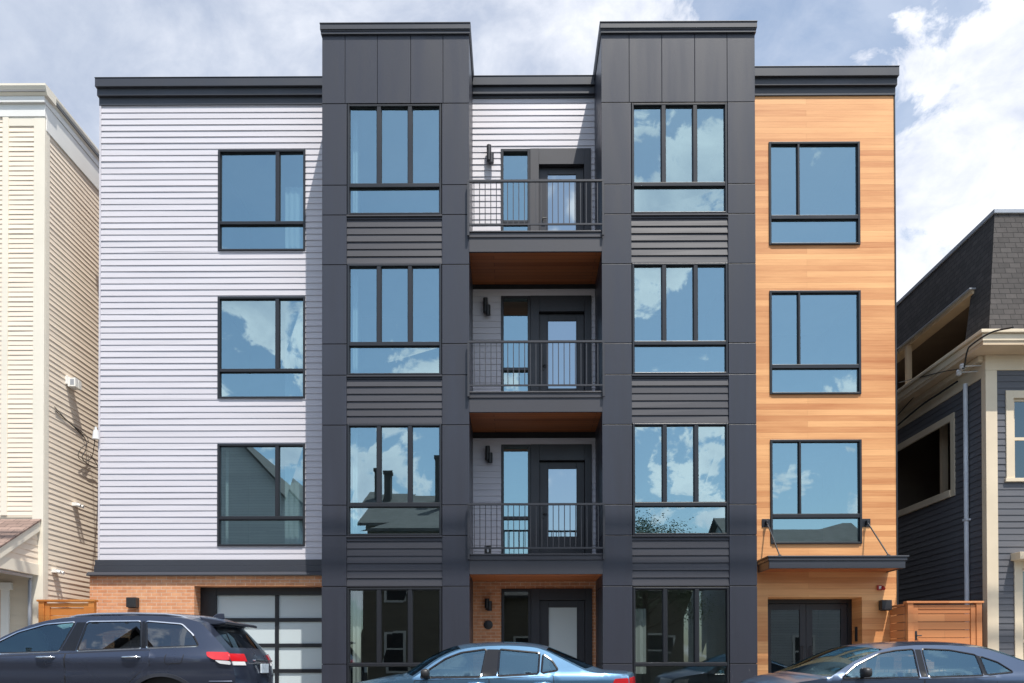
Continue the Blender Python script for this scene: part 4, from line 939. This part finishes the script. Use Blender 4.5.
# ------------------------------------------------------------------ across the street (seen in the glass)
def gable_house(x0, x1, y0, y1, ze, zr, wall, label, chim=(), axis='x'):
    t = thing('house', label, 'house', ((x0+x1)/2, y1, .13), 'houses across the street')
    b = MB()
    if axis == 'y':                                               # gable towards the street
        xm = (x0+x1)/2
        b.prism([(x0, 0), (x1, 0), (x1, ze), (xm, zr), (x0, ze)], lambda a, z, s: (a, (y0, y1)[s], z)); b.build('wall', wall, t)
        b = MB()
        for xa in (x0, x1):
            d = -.35 if xa == x0 else .35
            b.prism([(xa+d, ze-.35*(zr-ze)/(abs(xm-xa))+.03), (xm, zr+.03), (xm, zr+.16), (xa+d, ze-.35*(zr-ze)/(abs(xm-xa))+.16)], lambda a, z, s: (a, (y0-.3, y1+.3)[s], z))
    else:
        ym = (y0+y1)/2
        b.prism([(y0, 0), (y1, 0), (y1, ze), (ym, zr), (y0, ze)], lambda a, z, s: ((x0, x1)[s], a, z)); b.build('wall', wall, t)
        b = MB()
        for ya_ in (y0, y1):
            d = -.35 if ya_ == y0 else .35
            k = .35*(zr-ze)/abs(ym-ya_)
            b.prism([(ya_+d, ze-k+.03), (ym, zr+.03), (ym, zr+.16), (ya_+d, ze-k+.16)], lambda a, z, s: ((x0-.3, x1+.3)[s], a, z))
    rf = b.build('roof', 'house_roof', t)
    for (cx, cy_, cz) in chim:
        b = MB(); b.box(cx-.2, cx+.2, cy_-.3, cy_+.3, ze-.5, cz); b.box(cx-.25, cx+.25, cy_-.35, cy_+.35, cz, cz+.15); b.build('chimney', 'house_roof', rf)
    n = max(2, int((x1-x0)/2.4))
    for fl in range(int((ze-.8)//2.9)):
        for i in range(n):
            cx = x0+(x1-x0)*(i+.5)/n; z = 1.0+2.9*fl
            b = MB(); b.box(cx-.55, cx+.55, y1, y1+.05, z, z+1.6); f = b.build('window', 'white_trim', t)
            b = MB(); b.box(cx-.43, cx+.43, y1+.052, y1+.06, z+.1, z+.76); b.box(cx-.43, cx+.43, y1+.052, y1+.06, z+.84, z+1.5); b.build('pane', 'black_frame', f)
    return t
gable_house(-17.2, -10.2, -18, -4.5, 8.6, 12.3, 'house_grey', 'tall grey gabled house mirrored in the windows of the white wing', axis='y')
gable_house(-6.6, -1.2, -15, -5.0, 7.4, 9.6, 'house_tan', 'tan house with two chimneys mirrored in the windows of the charcoal bay', chim=((-6.2, -8.6, 10.4), (-3.75, -8.6, 11.2)))
gable_house(10.5, 18, -16, -6.0, 5.6, 8.3, 'house_grey', 'low grey house with a dark roof mirrored in the cedar wing window')
gable_house(-1.1, 8.2, -16, -7.0, 4.6, 6.6, 'house_tan', 'small tan house mirrored in the ground floor glass')
def tree(x, y, h, label):
    t = thing('street_tree', label, 'tree', (x, y, .13))
    b = MB(); b.tube([(x, y, .1), (x+.05, y, h*.3), (x-.05, y+.05, h*.6), (x, y, h*.85)], [.2, .16, .1, .03], 10)
    tips = []
    for i in range(16):
        a = i*2.4; z = h*(.35+.5*i/16); r_ = h*.26*(1-.5*i/16); e = Vector((x+r_*math.cos(a), y+r_*math.sin(a), z+h*.12)); b.tube([(x, y, z), e], [.06, .015], 6); tips.append(e)
    b.build('trunk', 'bark', t, smooth=60)
    c = MB()
    for e in tips+[Vector((x, y, h*.9))]:
        for k in range(800):
            p = e+Vector((random.gauss(0, h*.05), random.gauss(0, h*.05), random.gauss(0, h*.05))); s = random.uniform(.03, .065)
            u_ = Vector((random.gauss(0, 1), random.gauss(0, 1), random.gauss(0, .6))).normalized(); v_ = u_.cross(Vector((random.gauss(0, 1), random.gauss(0, 1), random.gauss(0, 1)))).normalized()
            c.quad(p-u_*s, p+v_*s*.45, p+u_*s, p-v_*s*.45)
    c.build('crown', 'leaf', t)
tree(5.6, -3.6, 7.3, 'small leafy street tree mirrored in the right charcoal bay')
# overhead utility lines, which throw soft shadows on the bays
for px in (-24, 26):
    t = thing('utility_pole', 'tall wooden utility pole carrying overhead lines, %s of the apartment building' % ('left' if px < 0 else 'right'), 'pole', (px, 9.6, 0), 'utility poles along the street')
    b = MB(); b.tube([(px, 9.6, 0), (px, 9.6, 17.6)], [.17, .12], 12); b.build('post', 'pole', t, smooth=60)
    b = MB(); b.box(px-.06, px+.06, 8.6, 10.4, 16.55, 16.67); b.build('crossarm', 'pole', t)
for yy, zz, rr, dz, d in ((9.3, 16.75, .06, .004, 'thick front'), (8.9, 16.95, .075, -.005, 'thickest rear'), (9.15, 16.72, .03, .010, 'slim middle')):
    cable('overhead_line', [(x_, yy, zz+.05*((x_-1)/25)**2+dz*x_) for x_ in (-24, -18, -12, -6, 0, 6, 12, 18, 26)], rr, '%s overhead line strung between the utility poles above the street' % d, 'overhead lines above the street')

# ------------------------------------------------------------------ light, sky with clouds
SD = Vector((.5, -1, 2.25)).normalized(); EL = math.asin(SD.z); ROT = math.atan2(SD.x, SD.y)
sl = bpy.data.lights.new('sun', 'SUN'); sl.energy = 4.3; sl.angle = R(.53); sl.color = (1, .955, .88)
so = bpy.data.objects.new('sun', sl); so.rotation_euler = SD.to_track_quat('Z', 'Y').to_euler(); so.location = (5, 0, 30); C.objects.link(so)
w = bpy.data.worlds.new('World'); bpy.context.scene.world = w; w.use_nodes = True; nt = w.node_tree; nt.nodes.clear()
out = N(nt, 'ShaderNodeOutputWorld'); sky = N(nt, 'ShaderNodeTexSky', sky_type='NISHITA'); sky.sun_disc = False; sky.sun_elevation = EL; sky.sun_rotation = ROT; sky.air_density = 1.0; sky.dust_density = 1.3; sky.ozone_density = 1.0
bg = N(nt, 'ShaderNodeBackground'); bg.inputs[1].default_value = .148; nt.links.new(mixc(nt, 1.0, sky.outputs[0], (.97, 1.03, 1.0), 'MULTIPLY'), bg.inputs[0])
tc = N(nt, 'ShaderNodeTexCoord'); D = tc.outputs['Generated']
def noise(vec, scale, detail, rough, dist=0.0):
    n = N(nt, 'ShaderNodeTexNoise'); n.inputs['Scale'].default_value = scale; n.inputs['Detail'].default_value = detail; n.inputs['Roughness'].default_value = rough; n.inputs['Distortion'].default_value = dist
    nt.links.new(vec, n.inputs['Vector']); return n.outputs[0]
def math2(op, a, b_):
    n = N(nt, 'ShaderNodeMath', operation=op)
    for i, v in enumerate((a, b_)):
        if isinstance(v, (int, float)): n.inputs[i].default_value = v
        else: nt.links.new(v, n.inputs[i])
    return n.outputs[0]
n1 = noise(scaled(nt, D, (1, 1, 1.5)), 4.2, 12, .62, .35)
cov = math2('ADD', math2('MULTIPLY', n1, .62), math2('MULTIPLY', noise(scaled(nt, D, (1, 1, 1.3)), 13, 9, .62, .4), .75)); cov = math2('SUBTRACT', cov, .185)
def blob(dx, dy, dz, deg_in, deg_out, amp):
    global cov
    d = Vector((dx, dy, dz)).normalized()
    n = N(nt, 'ShaderNodeVectorMath', operation='DOT_PRODUCT'); nt.links.new(D, n.inputs[0]); n.inputs[1].default_value = d
    m = N(nt, 'ShaderNodeMapRange', interpolation_type='SMOOTHSTEP'); m.inputs[1].default_value = math.cos(R(deg_out)); m.inputs[2].default_value = math.cos(R(deg_in)); m.inputs[3].default_value = 0; m.inputs[4].default_value = amp
    nt.links.new(n.outputs['Value'], m.inputs[0]); cov = math2('ADD', cov, m.outputs[0])
def fr(u, v): return ((u-515)/800, 1, (668-v)/800)
def bk(u, v): return ((u-515)/800, -1, (668-v)/800)
blob(0, 1, .35, 30, 75, .17); blob(0, .2, 1, 25, 60, .10)                                       # mostly cloud behind the building; the cloud overhead is added for fill light
blob(*fr(850, 5), 3, 10, -.40); blob(*fr(745, 5), 1, 7, -.16); blob(*fr(905, 62), 1, 4, .12)
blob(*fr(950, 170), 6, 18, .16); blob(*fr(905, 300), 1, 6, -.10)
blob(*bk(690, 215), 1, 6, .10); blob(*bk(680, 320), 2, 9, .07); blob(*bk(250, 350), 2, 7, .10); blob(*bk(230, 240), 1, 3, .12); blob(*bk(430, 350), 1, 5, .10); blob(*bk(700, 480), 2, 7, .05); blob(*bk(390, 470), 1, 6, .09)
blob(*bk(815, 260), 4, 10, -.14); blob(*bk(390, 180), 3, 9, -.16); blob(*bk(260, 170), 2, 6, -.1)
mr = N(nt, 'ShaderNodeMapRange', interpolation_type='SMOOTHSTEP'); nt.links.new(cov, mr.inputs[0])
sx = N(nt, 'ShaderNodeSeparateXYZ'); nt.links.new(D, sx.inputs[0])
nt.links.new(ramp(nt, sx.outputs[1], -.3, .3, .548, .50), mr.inputs[1]); nt.links.new(ramp(nt, sx.outputs[1], -.3, .3, .604, .66), mr.inputs[2])   # crisper cumulus to the south
n2 = noise(scaled(nt, D, (1, 1, 1.4)), 10, 10, .6, .3); dens_ = math2('ADD', math2('MULTIPLY', n2, .9), math2('MULTIPLY', cov, -.25))
sh = ramp(nt, dens_, .12, .42)
rt_ = ramp(nt, math2('ADD', math2('ADD', sx.outputs[0], math2('MULTIPLY', math2('MAXIMUM', math2('MULTIPLY', sx.outputs[1], -1), 0), .7)), math2('MULTIPLY', n2, .5)), -.1, .6)   # brighter towards the sun's side
lo = mixc(nt, rt_, (.50, .585, .76), (.80, .86, 1.0)); hi = mixc(nt, rt_, (.72, .79, .93), (1.36, 1.36, 1.40))
cc = mixc(nt, sh, lo, hi)
bg2 = N(nt, 'ShaderNodeBackground'); nt.links.new(ramp(nt, sx.outputs[1], -.45, .1, 1.0, .68), bg2.inputs[1]); nt.links.new(cc, bg2.inputs[0])
mxs = N(nt, 'ShaderNodeMixShader'); veil = math2('MULTIPLY', ramp(nt, sx.outputs[1], -.2, .5, .05, .30), ramp(nt, cov, .12, .42, .30, 1.0))     # thin high haze, stronger to the north
nt.links.new(math2('MAXIMUM', math2('MULTIPLY', mr.outputs[0], .95), veil), mxs.inputs[0]); nt.links.new(bg.outputs[0], mxs.inputs[1]); nt.links.new(bg2.outputs[0], mxs.inputs[2]); nt.links.new(mxs.outputs[0], out.inputs[0])

# ------------------------------------------------------------------ camera and output
cam = bpy.data.cameras.new('camera'); co = bpy.data.objects.new('camera', cam); C.objects.link(co); bpy.context.scene.camera = co
yaw, pit, rol = R(.239), R(.574), R(-.085)
fw = Vector((-math.sin(yaw), math.cos(yaw), 0)); rt = Vector((math.cos(yaw), math.sin(yaw), 0)); up = Vector((0, 0, 1))
f2 = fw*math.cos(pit)+up*math.sin(pit); u2 = up*math.cos(pit)-fw*math.sin(pit); r3 = rt*math.cos(rol)+u2*math.sin(rol); u3 = u2*math.cos(rol)-rt*math.sin(rol)
m4 = Matrix((r3, u3, -f2)).transposed().to_4x4(); m4.translation = Vector((0, 0, HC)); co.matrix_world = m4
cam.sensor_width = 36; cam.sensor_fit = 'HORIZONTAL'; cam.lens = 800*36/1024; cam.shift_y = (659.665-341.5)/1024; cam.clip_end = 3000; cam.clip_start = .05
sc = bpy.context.scene
sc.view_settings.view_transform = 'Standard'; sc.view_settings.look = 'None'; sc.view_settings.gamma = 1; sc.view_settings.use_curve_mapping = False; sc.view_settings.exposure = .47
sc.render.engine = 'CYCLES'; sc.cycles.max_bounces = 8; sc.cycles.transparent_max_bounces = 12
sc.render.resolution_x = 1024; sc.render.resolution_y = 683
